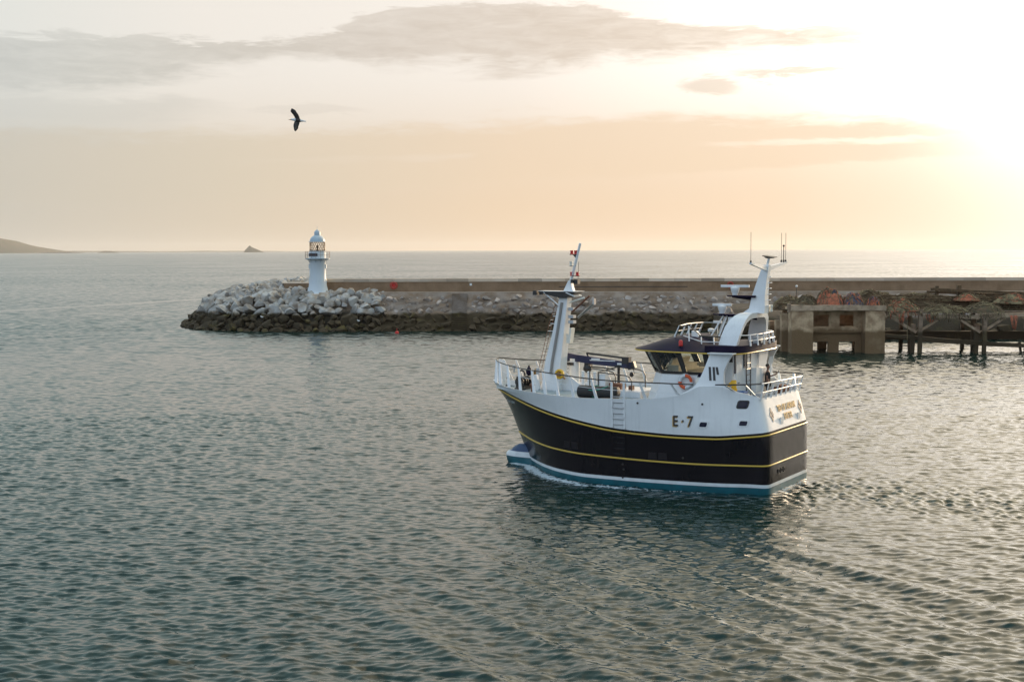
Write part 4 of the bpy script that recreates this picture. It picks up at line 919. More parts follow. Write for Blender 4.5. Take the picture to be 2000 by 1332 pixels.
    m_ = bpy.data.materials.new('sea_water'); m_.use_nodes = True; X.nt = n = m_.node_tree; b_ = n.nodes['Principled BSDF']
    g = n.nodes.new('ShaderNodeNewGeometry'); pos = g.outputs['Position']
    fa = n.nodes.new('ShaderNodeAttribute'); fa.attribute_name = 'foam'; fo = X(fa.outputs['Fac'])
    fn = noise3(pos, 3.4, 7, 0.72, 0.8); fm_ = sstep(fo*0.66+fn-0.5, 0.36, 0.54)*sstep(fo, 0.02, 0.2)*0.95
    c = mixc(sstep(noise3(pos, 0.03, 2), .4, .65), (0.002,0.018,0.015), (0.003,0.023,0.019))
    sa = n.nodes.new('ShaderNodeAttribute'); sa.attribute_name = 'slick'; c = mixc(X(sa.outputs['Fac'])*sstep(noise3(pos, 0.9, 4, 0.6), 0.35, 0.65)*0.8, c, (0.075,0.080,0.045))
    c = mixc(fm_, c, (0.62,0.68,0.70)); n.links.new(c, b_.inputs['Base Color'])
    b_.inputs['IOR'].default_value = 1.36; b_.inputs['Specular IOR Level'].default_value = 0.5
    n.links.new((0.03+fm_*0.6).s, b_.inputs['Roughness'])
    mp = n.nodes.new('ShaderNodeMapping'); mp.inputs['Scale'].default_value = (0.55, 1.0, 1.0); n.links.new(pos, mp.inputs[0])
    cd = n.nodes.new('ShaderNodeCameraData')
    n_a = noise3(mp.outputs[0], 5.5, 3, 0.6, 0.3); n_b = noise3(mp.outputs[0], 1.1, 3, 0.55, 0.4)
    bn = n.nodes.new('ShaderNodeBump'); bn.inputs['Strength'].default_value = 1.0; bn.inputs['Distance'].default_value = 0.10
    n.links.new((n_a*0.08).s, bn.inputs['Height'])
    # longer waves carried by the bump only where the mesh is too coarse to hold them (far water)
    sp = n.nodes.new('ShaderNodeSeparateXYZ'); n.links.new(pos, sp.inputs[0]); far = sstep(X(sp.outputs[1]), 75.0, 200.0)
    fa2 = n.nodes.new('ShaderNodeAttribute'); fa2.attribute_name = 'flat'; far = X.m('MAXIMUM', far, X(fa2.outputs['Fac']))
    def slopes(scale, det):
        t_ = n.nodes.new('ShaderNodeTexNoise'); t_.inputs['Scale'].default_value = scale; t_.inputs['Detail'].default_value = det; t_.inputs['Roughness'].default_value = 0.6; n.links.new(mp.outputs[0], t_.inputs['Vector'])
        v = n.nodes.new('ShaderNodeVectorMath'); v.operation = 'SUBTRACT'; n.links.new(t_.outputs['Color'], v.inputs[0]); v.inputs[1].default_value = (0.5, 0.5, 0.5)
        return v.outputs[0]
    v1 = n.nodes.new('ShaderNodeVectorMath'); v1.operation = 'MULTIPLY'; n.links.new(slopes(0.6, 2), v1.inputs[0]); v1.inputs[1].default_value = (0.8, 1.15, 0.0)
    v2 = n.nodes.new('ShaderNodeVectorMath'); v2.operation = 'SCALE'; n.links.new(v1.outputs[0], v2.inputs[0]); 
    sx_, sy_ = X(sp.outputs[0]), X(sp.outputs[1]); wob = (noise3(pos, 0.04, 2)-0.5)*8.0
    ld_ = X.m('ABSOLUTE', ((sx_+99.0)*62.0-(sy_-268.0)*24.0)/66.5+wob); calm = (1.0-sstep(ld_, 1.0, 3.5))*sstep(sy_, 230.0, 260.0)*(1.0-sstep(sy_, 330.0, 350.0))
    gust = 0.75+sstep(noise3(pos, 0.012, 3), 0.35, 0.65)*0.5
    n.links.new((far*gust*(1.0-calm*0.8)).s, v2.inputs['Scale'])
    sv_ = n.nodes.new('ShaderNodeSeparateXYZ'); n.links.new(v2.outputs[0], sv_.inputs[0]); lean = comb(X(sv_.outputs[0]), 0.0-X.m('ABSOLUTE', X(sv_.outputs[1]))*1.0-far*0.04, 0.0)
    v3 = n.nodes.new('ShaderNodeVectorMath'); v3.operation = 'ADD'; n.links.new(bn.outputs[0], v3.inputs[0]); n.links.new(lean, v3.inputs[1])
    v4 = n.nodes.new('ShaderNodeVectorMath'); v4.operation = 'NORMALIZE'; n.links.new(v3.outputs[0], v4.inputs[0])
    n.links.new(v4.outputs[0], b_.inputs['Normal'])
    me.materials.append(m_)
make_water()

# ------------------------------------------------------------------ breakwater
SK = -0.034                       # the mole runs slightly towards the camera on the right
def mw(x, d, z): return (x, d+SK*x, z)
# parapet wall, in coping lengths
q = MB(); q.v = []
def run_box(x0, x1, d0, d1, z0, z1, name, m, parent=None, mi=0):
    q = MB(); P = [mw(x, d, z) for z in (z0, z1) for x, d in ((x0,d0),(x1,d0),(x1,d1),(x0,d1))]
    q.add(P, [(3,2,1,0),(4,5,6,7),(0,1,5,4),(1,2,6,5),(2,3,7,6),(3,0,4,7)]); return q.build(name, m, parent)
mole = thing('breakwater_wall', 'long stone breakwater with parapet wall running across behind the boat', 'breakwater', mw(60,205,0))
def rel(o, p): 
    o.parent = p; o.matrix_parent_inverse = Matrix.Translation(p.location).inverted(); return o
rel(run_box(-28.5, 260, 205.6, 207.0, 4.5, 6.85, 'parapet', M['wall']), mole)
rr_ = random.Random(3); x = -28.6
while x < 250:
    w = rr_.uniform(3.2, 4.4) if x < 90 else 12; rel(run_box(x, x+w-.03, 205.5, 207.1, 6.852, 7.32, 'coping_stone', M['cope']), mole); x += w
rel(run_box(-34.2, -28.6, 206.5, 207.6, 4.5, 6.62, 'parapet_end', M['wall']), mole)
rel(run_box(-30, 260, 203.0, 206.0, 0.5, 5.36, 'walkway', M['cope']), mole)
rel(run_box(-34.5, -28.5, 206.45, 207.7, 6.622, 6.75, 'coping_stone', M['cope']), mole)
rel(run_box(7, 26, 205.56, 205.61, 6.0, 6.1, 'wall_pipe', M['dark']), mole)
# sloping rubble face, displaced by noise
q = MB(); nx, nz = 620, 44; x0, x1 = -24.0, 200.0
for i in range(nx+1):
    for j in range(nz+1):
        X_ = x0+(x1-x0)*i/nx; s_ = j/nz; z = -1.2+s_*6.6; d = 197.2+(z)*1.02
        v = Vector((X_*.55, d*.5, z*.75)); 
        c1_ = mnoise.voronoi(v*1.0)[0]; e = min(1, (c1_[1]-c1_[0])*2.2)
        a_ = mnoise.noise(v*.4)*.5
        d -= (e*.42+a_)*min(1, (1-s_)*6)
        q.v.append(mw(X_, d, z))
for i in range(nx):
    for j in range(nz):
        a = i*(nz+1)+j; q.f.append((a, a+nz+1, a+nz+2, a+1)); q.m.append(0)
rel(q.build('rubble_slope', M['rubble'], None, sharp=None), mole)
# stairs set into the slope
q = MB()
for k in range(17): z = 5.2-k*.3; q.box(mw(-7.6, 202.4-k*.30, z-.55), (2.2, .9, 1.1))
rel(q.build('stair_flight', M['rubble'], None), mole)
# mound core under the round head
HC = (-32.0, 216.5)
def hdist(X_, Y_): 
    dx_ = 0 if X_ > HC[0] else HC[0]-X_
    if X_ > HC[0]: return abs(Y_-SK*(X_-HC[0])-HC[1])
    return math.hypot(dx_, Y_-HC[1])
def hheight(d): return float(np.interp(d, [0,5,8.8,12,13.5,15,16,19,21], [6.6,6.2,5.7,5.0,4.6,3.7,2.8,0,-2]))
q = MB(); n1_, n2_ = 70, 70
for i in range(n1_+1):
    for j in range(n2_+1):
        X_ = -54+ (34+0)*i/n1_; Y_ = 195+24*j/n2_ ; Y_ = min(Y_, 222)
        z = hheight(hdist(X_, Y_))-.35+mnoise.noise(Vector((X_*.5,Y_*.5,0)))*.4; q.v.append((X_, Y_, z))
for i in range(n1_):
    for j in range(n2_): a = i*(n2_+1)+j; q.f.append((a, a+n2_+1, a+n2_+2, a+1)); q.m.append(0)
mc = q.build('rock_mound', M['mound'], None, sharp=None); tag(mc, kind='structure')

def boulder_mesh(seed, cuts=11):
    rnd = random.Random(seed); bm = bmesh.new(); bmesh.ops.create_icosphere(bm, subdivisions=2, radius=1.0)
    for _ in range(cuts):
        d = Vector((rnd.gauss(0,1), rnd.gauss(0,1), rnd.gauss(0,1))).normalized(); h_ = rnd.uniform(.42,.72)
        for v in bm.verts:
            p = v.co.dot(d)
            if p > h_: v.co -= d*(p-h_)
    for v in bm.verts: v.co = v.co*1.35+v.co.normalized()*mnoise.noise(v.co*2.2+Vector((seed,0,0)))*.04
    bmesh.ops.remove_doubles(bm, verts=bm.verts, dist=.02)
    me = bpy.data.meshes.new('boulder'); bm.to_mesh(me); bm.free(); me.materials.append(M['rock']); me.shade_smooth(); me.set_sharp_from_angle(angle=R(24)); return me
BM = [boulder_mesh(s_) for s_ in range(14)]
BS = []
for m_0 in BM: m_1 = m_0.copy(); m_1.materials[0] = M['stone']; BS.append(m_1)
def put_rock(name, x, y, z, s, rnd, label, cat, group, flat=.7, pool=BM):
    o = bpy.data.objects.new(name, rnd.choice(pool)); COL.objects.link(o); o.location = (x, y, z)
    o.scale = (s*rnd.uniform(.9,1.35), s*rnd.uniform(.8,1.1), s*rnd.uniform(flat-.1, flat+.25)); o.rotation_euler = (rnd.uniform(-.5,.5), rnd.uniform(-.5,.5), rnd.uniform(0,6.28))
    return tag(o, label, cat, group)
rnd = random.Random(21); placed = []
def scatter(n_want, rmin, rmax, zlo, zhi, xlo, xhi, kfun, tries=9000, pack=.78):
    out = []
    for _ in range(tries):
        if len(out) >= n_want: break
        X_ = rnd.uniform(xlo, xhi); Y_ = rnd.uniform(195.5, 221); 
        res = kfun(X_, Y_)
        if res is None: continue
        z = res
        if not (zlo <= z <= zhi): continue
        s = rnd.uniform(rmin, rmax)
        if any((X_-a)**2+(Y_-b_)**2+(z-c_)**2 < ((s+d_)*pack)**2 for a, b_, c_, d_ in placed): continue
        placed.append((X_, Y_, z, s)); out.append((X_, Y_, z, s))
    return out
def head_fn(X_, Y_):
    d = hdist(X_, Y_)
    if d > 20 or (X_ > -30 and Y_ > 204.2+SK*X_) or Y_ > 219: return None
    if X_ > -19.0-(0.0): return None
    return hheight(d)
for X_, Y_, z, s in scatter(270, .5, 1.05, 2.3, 7.2, -50, -19, head_fn, 26000, .62): put_rock('boulder', X_, Y_, z+.15, s, rnd, 'pale grey angular boulder heaped on the breakwater head round the lighthouse', 'boulder', 'pale boulders on the breakwater head')
for X_, Y_, z, s in scatter(230, .45, .95, -.3, 2.3, -53, -19, head_fn, 20000, .68): put_rock('weedy_rock', X_, Y_, z, s, rnd, 'dark weed covered rock at the waterline of the breakwater head', 'rock', 'weedy rocks at the foot of the breakwater head')
def slope_fn(X_, Y_):
    d = Y_-SK*X_
    if d < 197 or d > 202.3 or (-9.3 < X_ < -5.8): return None
    return (d-197.2)/1.02
placed = []
for X_, Y_, z, s in scatter(260, .28, .68, 2.5, 4.6, -19, 56, slope_fn, 16000, .8): put_rock('revetment_stone', X_, Y_+.05, z, s, rnd, 'grey stone set in the upper slope of the breakwater below the parapet', 'stone', 'stones in the breakwater slope', .6, BS)
for X_, Y_, z, s in scatter(260, .4, .85, -.1, 2.4, -19, 60, slope_fn, 16000, .8): put_rock('weedy_stone', X_, Y_-.15, z, s, rnd, 'dark weed covered stone at the foot of the long breakwater slope', 'stone', 'weedy stones along the breakwater foot', .6, BS)

# ------------------------------------------------------------------ lighthouse
lh = thing('lighthouse', 'small white iron lighthouse with lantern and gallery on the breakwater end', 'lighthouse', (-28.75, 205.0, 5.2))
ZB = 5.2; zz_ = lambda z: z-ZB
q = MB(); q.lathe([(1.75,.0),(1.62,.12),(1.5,.5),(1.34,1.1),(1.25,1.8),(1.2,2.6),(1.2,5.0),(1.28,5.1)], (0,0,0), 40); q.build('tower', M['lwhite'], lh, sharp=50)
q = MB(); q.lathe([(1.3,5.05),(1.85,5.12),(1.85,5.2),(1.2,5.2)], (0,0,0), 36); 
for k in range(10):
    a = 2*math.pi*k/10+.2; c_, s_ = math.cos(a), math.sin(a); q.tube([(1.22*c_,1.22*s_,4.6),(1.3*c_,1.3*s_,4.9),(1.7*c_,1.7*s_,5.1)], .05, 5)
q.build('gallery', M['ldome'], lh)
q = MB(); q.lathe([(1.2,5.2),(1.2,6.25),(1.24,6.3),(1.1,6.3)], (0,0,0), 36); q.build('service_room', M['lwhite'], lh)
q = MB(); q.torus((0,0,6.2), 1.8, .022, 40, 5, rot=Matrix.Rotation(R(90),3,'X')); q.torus((0,0,5.7), 1.8, .018, 40, 5, rot=Matrix.Rotation(R(90),3,'X'))
for k in range(16): a = 2*math.pi*k/16; q.tube([(1.8*math.cos(a),1.8*math.sin(a),5.2),(1.8*math.cos(a),1.8*math.sin(a),6.2)], .022, 5)
q.build('gallery_rail', M['lrust'], lh)
q = MB()
for k in range(12):
    for dr_ in (1,-1):
        a0 = 2*math.pi*k/12; a1 = a0+dr_*2*math.pi/12; q.tube([(1.12*math.cos(a0+(a1-a0)*t_),1.12*math.sin(a0+(a1-a0)*t_),6.3+1.3*t_) for t_ in (0,.5,1)], .042, 5)
q.lathe([(1.15,6.28),(1.17,6.34),(1.1,6.34)], (0,0,0), 30); q.build('lantern_glazing', M['lrust'], lh)
q = MB(); q.lathe([(.18,6.3),(.22,6.4),(.1,6.6),(.16,6.75),(.16,7.0),(.05,7.1)], (0,0,0), 14); q.build('lamp_optic', M['lrust'], lh)
q = MB(); pr_ = [(1.3,7.6),(1.3,7.66),(1.12,7.68)]+[(1.12*math.cos(a), 7.68+.98*math.sin(a)) for a in np.linspace(.1, 1.15, 8)]+[(.45,8.66),(.45,9.0),(.40,9.12),(.25,9.3),(.05,9.42),(.03,9.5),(.02,10.0)]
q.lathe(pr_, (0,0,0), 36); q.build('dome', M['ldome'], lh, sharp=40)
q = MB(); q.box((-.45,-1.22,5.72), (1.25,.06,.44)); q.build('solar_panel', M['solar'], lh)
q = MB(); q.box((-.45,-1.2,5.72), (1.4,.05,.58)); q.build('panel_frame', M['lwhite'], lh)
for s_ in (-1,1):
    for z in (4.0,1.8):
        q = MB(); q.box((s_*1.22,0,z), (.14,.5,.6)); q.build('tower_window', M['lwhite'], lh)
q = MB(); q.lathe([(2.6,-1.2),(2.6,-.02),(2.2,0)], (0,0,0), 24); q.build('plinth', M['cope'], lh)

# ring housing, sign and lamp on the mole
t1 = thing('life_ring_housing', 'round red life ring housing fixed to the breakwater parapet', 'life ring', (-17.6, 205.6+SK*-17.6-.15, 6.35))
q = MB(); q.torus((0,0,0), .40, .12, 28, 8); q.build('ring', M['redring'], t1, sharp=None)
q = MB(); q.box((0,.02,0), (.9,.06,.12)); q.box((-.1,-.05,0), (.14,.05,.5)); q.box((.15,-.05,0), (.1,.05,.5)); q.lathe([(.58,.08),(.58,.12)], (0,0,0), 24, axis='Y'); q.build('back_board', M['red'], t1)
t1 = thing('wall_sign', 'small white square sign on the breakwater parapet', 'sign', (-6.1, 205.45+SK*-6.1, 6.45))
q = MB(); q.box((0,0,0), (.34,.04,.34)); q.build('sign_plate', M['boot'], t1)
t1 = thing('life_ring_housing', 'red life ring housing on the parapet seen just above the radar scanner', 'life ring', (32.3, 205.6+SK*32.3-.15, 6.3))
q = MB(); q.torus((0,0,0), .40, .12, 28, 8); q.build('ring', M['redring'], t1, sharp=None)
q = MB(); q.box((0,.02,0), (.9,.06,.12)); q.build('back_board', M['red'], t1)
t1 = thing('lamp_post', 'short lamp post with white globe at the pier root', 'lamp post', (38.4, 186.5, 4.85))
q = MB(); q.tube([(0,0,0),(0,0,1.6)], .05, 8); q.build('post', M['dark'], t1)
q = MB(); q.ball((0,0,1.7), .17); q.build('lamp_globe', M['globe'], t1, sharp=None)
q = MB(); q.lathe([(.16,0),(.18,.05),(.16,.2),(.06,.24)], (0,0,-.1), 10); q.build('base_block', M['globe'], t1)

# ------------------------------------------------------------------ old pier on the right
P0 = Vector((30.95, 152.6, 0)); PD = Vector((1, -.02, 0)).normalized(); PN = Vector((.02, 1, 0)).normalized()   # front line, running right; back direction
def pw(x, d, z): return P0+PD*x+PN*d+Vector((0,0,z))
def pbox(q, x0, x1, d0, d1, z0, z1, mi=0):
    P = [pw(x, d, z) for z in (z0, z1) for x, d in ((x0,d0),(x1,d0),(x1,d1),(x0,d1))]; q.add(P, [(3,2,1,0),(4,5,6,7),(0,1,5,4),(1,2,6,5),(2,3,7,6),(3,0,4,7)], mi)
def rough(o, amp=.04, f=1.2, sub=.5):
    bm = bmesh.new(); bm.from_mesh(o.data); 
    for _ in range(3):
        es = [e for e in bm.edges if e.calc_length() > sub*2]
        if not es: break
        bmesh.ops.subdivide_edges(bm, edges=es, cuts=1, use_grid_fill=True)
    for v in bm.verts: v.co += Vector((mnoise.noise(v.co*f), mnoise.noise(v.co*f+Vector((9,0,0))), mnoise.noise(v.co*f+Vector((0,9,0)))))*amp
    bm.to_mesh(o.data); bm.free(); o.data.update(); return o
cs = thing('concrete_pier_head', 'weathered concrete pier head with openings and timber beam, right of the boat', 'pier', pw(5,4,0))
def cpart(name, boxes, m, amp=.05):
    q = MB()
    for b_ in boxes: pbox(q, *b_)
    o = q.build(name, m, None); rough(o, amp); return rel(o, cs)
cpart('column', [(0,2.35,0,2.4,-1.5,4.75)], M['conc'])
cpart('column', [(8.1,10.25,0,2.4,-1.5,4.72)], M['conc'])
# recessed wall between the columns with four openings
cpart('pierced_wall', [(2.35,8.1,1.9,2.35,4.2,4.72),(2.35,8.1,1.9,2.35,1.2,2.9),(2.35,2.75,1.9,2.35,2.9,4.2),(4.45,5.65,1.9,2.35,2.9,4.2),(7.25,8.1,1.9,2.35,2.9,4.2),(2.35,8.1,1.6,1.9,2.2,2.75),
                       (4.4,5.6,1.9,2.35,-1.5,1.2),(7.4,8.1,1.9,2.35,-1.5,1.2),(2.35,2.7,1.9,2.35,-1.5,1.2)], M['conc'], .03)
cpart('rear_wall', [(0.3,10,7.5,8,1.2,4.7),(0.3,1.6,7.5,8,-1.5,1.2),(4.4,5.4,7.5,8,-1.5,1.2),(8.4,10,7.5,8,-1.5,1.2)], M['conc'])
cpart('side_pier', [(-.55,.15,3.2,4.6,-1.5,4.3),(-.8,.1,5.4,6.8,-1.5,3.4),(-1.1,-.1,8.0,9.4,-1.5,3.2)], M['conc'])
cpart('platform_slab', [(-.1,10.3,.3,9.5,4.76,5.0)], M['conc'])
cpart('edge_beam', [(-.15,10.3,-.15,.3,4.75,5.34)], M['beam'], .08)
cpart('beam_end', [(-.45,-.16,-.1,.5,4.6,5.5)], M['timber'], .05)
# causeway behind the pier back to the mole
q = MB(); 
for i in range(41):
    for j in range(13):
        x = -4+ i*1.6; d = 22+j*3.0; z = 3.6-1.0*max(0,(2-j))+mnoise.noise(Vector((x*.4,d*.4,0)))*.9
        if j == 0: z = -1
        if i == 0: z = -1
        q.v.append(pw(x, d, z))
for i in range(40):
    for j in range(12): a = i*13+j; q.f.append((a, a+13, a+14, a+1)); q.m.append(0)
tag(q.build('rock_causeway', M['mound'], None, sharp=None), kind='structure')
placed = []
def cw_fn(X_, Y_): return None
for k in range(60):
    x = rnd.uniform(-4, 55); d = rnd.uniform(21.5, 27); s = rnd.uniform(.5, 1.2); z = np.interp(d, [21.5,25,27], [0,2.2,3.4]); p = pw(x, d, z)
    put_rock('causeway_rock', p.x, p.y, p.z, s, rnd, 'dark rock on the causeway behind the old timber pier', 'rock', 'rocks behind the timber pier', .7, BS)

# timber pier
tp = thing('timber_pier', 'old timber trestle pier with posts and braces at the right edge', 'pier', pw(18,2,0))
def tpart(name, pts, w, h_, m=None, amp=.05):
    m = m or (M['beam'] if name in ('pier_beam', 'pier_brace') else M['timber'])
    q = MB(); a, b_ = Vector(pts[0]), Vector(pts[1]); d = (b_-a); L_ = d.length; d.normalize(); up = Vector((0,0,1)) if abs(d.z) < .9 else PN; s_ = d.cross(up).normalized(); u_ = s_.cross(d)
    vs = [p+s_*x+u_*y for p in (a, b_) for x, y in ((-w/2,-h_/2),(w/2,-h_/2),(w/2,h_/2),(-w/2,h_/2))]
    q.add(vs, [(3,2,1,0),(4,5,6,7),(0,1,5,4),(1,2,6,5),(2,3,7,6),(3,0,4,7)]); o = q.build(name, m, None); rough(o, amp, 1.5, .4); return rel(o, tp)
tpart('pier_beam', [pw(10.4,.1,4.45), pw(14.0,.1,4.32)], .3, .38)
tpart('pier_beam', [pw(14.3,.0,4.2), pw(20.5,-.1,4.02)], .3, .40)
tpart('pier_beam', [pw(19,.0,3.98), pw(34,-.2,4.75)], .3, .40)
tpart('pier_beam', [pw(10.4,4,4.5), pw(34,4,4.6)], .4, .5)
for x in (14.05, 21.1, 28.4):
    tpart('pier_post', [pw(x,-.1,-1.5), pw(x+.05,-.1,4.9 if x < 20 else 4.3)], .42, .42)
    tpart('pier_post', [pw(x-.75,.7,-1.5), pw(x-.55,.7,3.2)], .5, .5, amp=.1)
    tpart('pier_post', [pw(x-.2,3.2,-1.5), pw(x-.2,3.2,4.3)], .4, .4)
    tpart('pier_brace', [pw(x-3.2,.3,4.1), pw(x-.3,.3,2.3)], .2, .28)
    tpart('pier_brace', [pw(x+2.3,.3,3.9), pw(x+.3,.3,2.6)], .2, .26)
    tpart('pier_post', [pw(x-.3,6.8,-1.5), pw(x-.3,6.8,4.3)], .4, .4)
tpart('lower_waling', [pw(10.2,.5,2.0), pw(22,.5,1.05)], .3, .35, amp=.12)
tpart('lower_waling', [pw(14,.5,1.45), pw(34,.5,.35)], .3, .4, amp=.12)
tpart('lower_waling', [pw(10.2,5.5,1.75), pw(34,5.5,1.65)], .5, .9, amp=.12)
tpart('hanging_timber', [pw(25.2,.6,1.2), pw(25.45,.6,-.2)], .22, .25)
q = MB(); pbox(q, 10.3, 34, .3, 8, 4.52, 4.62); rel(rough(q.build('pier_decking', M['timber'], None), .05), tp)
# long balks lying on top
for pts, w in (((pw(16.6,5,6.95), pw(34,3,6.15)), .32), ((pw(16.4,6,6.6), pw(34,4,5.9)), .28), ((pw(17.4,5.4,6.0), pw(17.4,5.4,7.3)), .35), ((pw(19.8,5,5.6), pw(19.8,5,7.4)), .45)):
    tpart('top_balk', pts, w, w, M['gear'])

# heaps of nets and gear
def heap(name, label, cat, x, d, z0, rx, ry, h_, m, seed, group=None, strands=18, ms=None, nb=6, flat=False, drape=0, rails=0):
    rnd_ = random.Random(seed); c_ = pw(x, d, z0); t1 = thing(name, label, cat, c_, 0, group)
    bumps = [(0, 0, .62, 1.0)]+[(rnd_.uniform(-.75,.75), rnd_.uniform(-.6,.6), rnd_.uniform(.16,.42), rnd_.uniform(.25,.8)) for _ in range(nb)]
    def hz_(u, v):
        r2 = u*u+v*v
        if r2 >= 1: return 0.0
        e = (1-r2**2)**.7 if flat else (1-r2)**.42
        b_ = max(a*math.exp(-((u-p)**2+(v-q_)**2)/(w*w)) for p, q_, w, a in bumps)
        b_ = .72+.28*b_ if flat else .48+.52*b_
        return max(0, h_*e*b_*(1+.28*mnoise.noise(Vector((u*4,v*4,seed*3.1)))+.16*mnoise.noise(Vector((u*11,v*11,seed)))))
    q = MB(); NA, NR = 44, 16
    for i in range(NR+1):
        f = i/NR
        for j in range(NA):
            a = 2*math.pi*j/NA; w_ = 1+.18*mnoise.noise(Vector((math.cos(a)*1.5,math.sin(a)*1.5,seed)))
            u, v = f*math.cos(a), f*math.sin(a); q.v.append((u*rx*w_, v*ry*w_, hz_(u, v)-.02))
    for i in range(NR):
        for j in range(NA): q.f.append((i*NA+j, i*NA+(j+1) % NA, (i+1)*NA+(j+1) % NA, (i+1)*NA+j)); q.m.append(0)
    q.build('heap_body', m, t1, sharp=None)
    ms = ms or [m]
    for k, mm in enumerate(ms):
        q = MB()
        for _ in range(strands):
            u, v = rnd_.uniform(-.8,.8), rnd_.uniform(-.9,.5); a = rnd_.uniform(0, 6.28); P = []
            for t_ in range(9):
                a += rnd_.uniform(-.8,.8); st_ = rnd_.uniform(.05,.16); u += st_*math.cos(a); v += st_*math.sin(a)*.8
                u = max(-1, min(1, u)); v = max(-1, min(1, v)); P.append((u*rx, v*ry, hz_(u, v)+.02+rnd_.random()*.10))
            q.tube(P, rnd_.uniform(.02,.055), 5)
        for _ in range(drape):
            u = rnd_.uniform(-.9,.9); L_ = rnd_.uniform(.2,.95); q.tube([(u*rx,-.6*ry,.1),(u*rx+rnd_.uniform(-.1,.1),-ry-.15,.0),(u*rx+rnd_.uniform(-.2,.2),-ry-.2,-L_*.5),(u*rx+rnd_.uniform(-.3,.3),-ry-.18,-L_)], rnd_.uniform(.025,.07), 5)
        q.build('net_folds', mm, t1, sharp=None)
    for k in range(rails):
        q = MB(); zz = .3+.32*k; q.tube([(-rx*rnd_.uniform(.8,1.05), -ry*.6-.1*k, zz+rnd_.uniform(-.1,.1)), (rx*rnd_.uniform(.8,1.05), -ry*.6-.1*k, zz+rnd_.uniform(-.15,.15))], rnd_.uniform(.06,.10), 6); q.build('steel_bar', M['gear'], t1)
    return t1
NG = 'heaps of fishing net on the pier'
heap('net_heap', 'tall heap of orange trawl net on the concrete pier head', 'fishing net', 4.4, 1.5, 5.02, 1.7, 1.2, 1.95, M['net_o'], 3, NG, 30, [M['net_o'], M['net_g'], M['net_t']], flat=True)
heap('net_heap', 'green net sagging over the middle of the orange heap', 'fishing net', 4.9, .9, 5.02, .75, .6, 1.7, M['net_g'], 4, NG, 16, [M['net_g'], M['net_b']])
heap('net_heap', 'blue and orange net heap right of the tall orange one', 'fishing net', 7.0, 1.6, 5.02, 1.3, 1.1, 1.5, M['net_b'], 5, NG, 24, [M['net_b'], M['net_o'], M['net_t']], flat=True)
heap('net_heap', 'low olive net trailing at the left of the pier head', 'fishing net', 1.9, 1.8, 5.02, 2.0, 1.2, 1.35, M['net_g'], 6, NG, 26, [M['net_g'], M['net_t'], M['gear']])
heap('net_heap', 'reddish net bundle at the right corner of the concrete pier head', 'fishing net', 9.2, 1.3, 5.02, .8, .8, 1.15, M['net_o'], 7, NG, 18, [M['net_o'], M['gear'], M['net_b']], flat=True)
heap('net_heap', 'tan net spilling over the first bay of the timber pier', 'fishing net', 12.2, .9, 4.62, 2.1, 1.2, 1.3, M['net_t'], 8, NG, 26, [M['net_t'], M['net_o'], M['gear']], drape=7)
heap('net_heap', 'dull green net draped along the timber pier beam', 'fishing net', 17.0, .8, 4.45, 2.7, 1.2, .75, M['net_t'], 9, NG, 26, [M['net_g'], M['net_t'], M['gear']], flat=True, drape=9)
heap('net_heap', 'pale green net in the third bay near the right edge', 'fishing net', 21.3, .8, 4.5, 2.2, 1.2, .95, M['net_g'], 10, NG, 26, [M['net_g'], M['net_t']], flat=True, drape=8)
heap('net_heap', 'pinkish net lying high on the gear pile near the balks', 'fishing net', 20.0, 3, 5.7, 1.5, 1.1, .75, M['net_o'], 11, NG, 18, [M['net_t'], M['net_g']])
heap('net_heap', 'orange and green net at the right end of the pier', 'fishing net', 25.2, 3, 5.4, 2.4, 1.4, .95, M['net_t'], 12, NG, 26, [M['net_g'], M['net_o'], M['net_t']])
for k, (x, d, rx, h_, lb) in enumerate(((9.8,5,3.4,2.0,'dark pile of rusty trawl gear behind the red net bundle'),(15,5,4.4,1.75,'dark pile of rusty trawl gear over the first timber post'),(21,5.0,4.4,1.6,'dark pile of rusty trawl gear under the long balks'),(27,5.0,4.4,1.7,'dark pile of rusty trawl gear at the right edge'),(1.0,6,2.4,1.3,'dark gear pile at the left rear of the concrete pier head'))):
    heap('gear_pile', lb, 'fishing gear', x, d, 4.65, rx, 2.6, h_, M['gear'], 30+k, 'piles of rusty trawl gear', 46, [M['gear'], M['net_t']], nb=9, flat=True, rails=5 if k in (1,2,3) else 2)
for k, (x, z0, z1, lb) in enumerate(((11.9,4.3,3.2,'orange net tail hanging from the first bay of the timber pier'),(24.3,4.1,2.6,'orange net tail hanging near the right edge of the timber pier'),(15.1,4.2,3.4,'short orange rope end hanging right of the first timber post'))):
    t1 = thing('hanging_net', lb, 'fishing net', pw(x,-.3,0)); q = MB(); rn = random.Random(k)
    for _ in range(12): 
        a = rn.uniform(-.5,.5); q.tube([(a,0,z0+.1),(a*.8+rn.uniform(-.1,.1),-.05,(z0+z1)/2),(a*.4,0,z1+rn.uniform(0,.4))], .035, 5)
    q.build('net_strands', M['net_o'], t1, sharp=None)
for k, (x, lb) in enumerate(((12.6,'pale rope hanging from the timber pier left of the first post'),(16.4,'pale rope loop hanging right of the first timber post'))):
    t1 = thing('hanging_rope', lb, 'rope', pw(x,-.35,0)); q = MB(); q.tube([(0,0,5.4),(.03,0,4),(0,0,1.5 if k == 0 else 3.9)], .035, 6); q.tube([(.3,0,5.5),(.45,0,4.5),(.4,0,2.8 if k == 0 else 3.7)], .03, 6); q.build('rope_line', M['net_t'], t1)

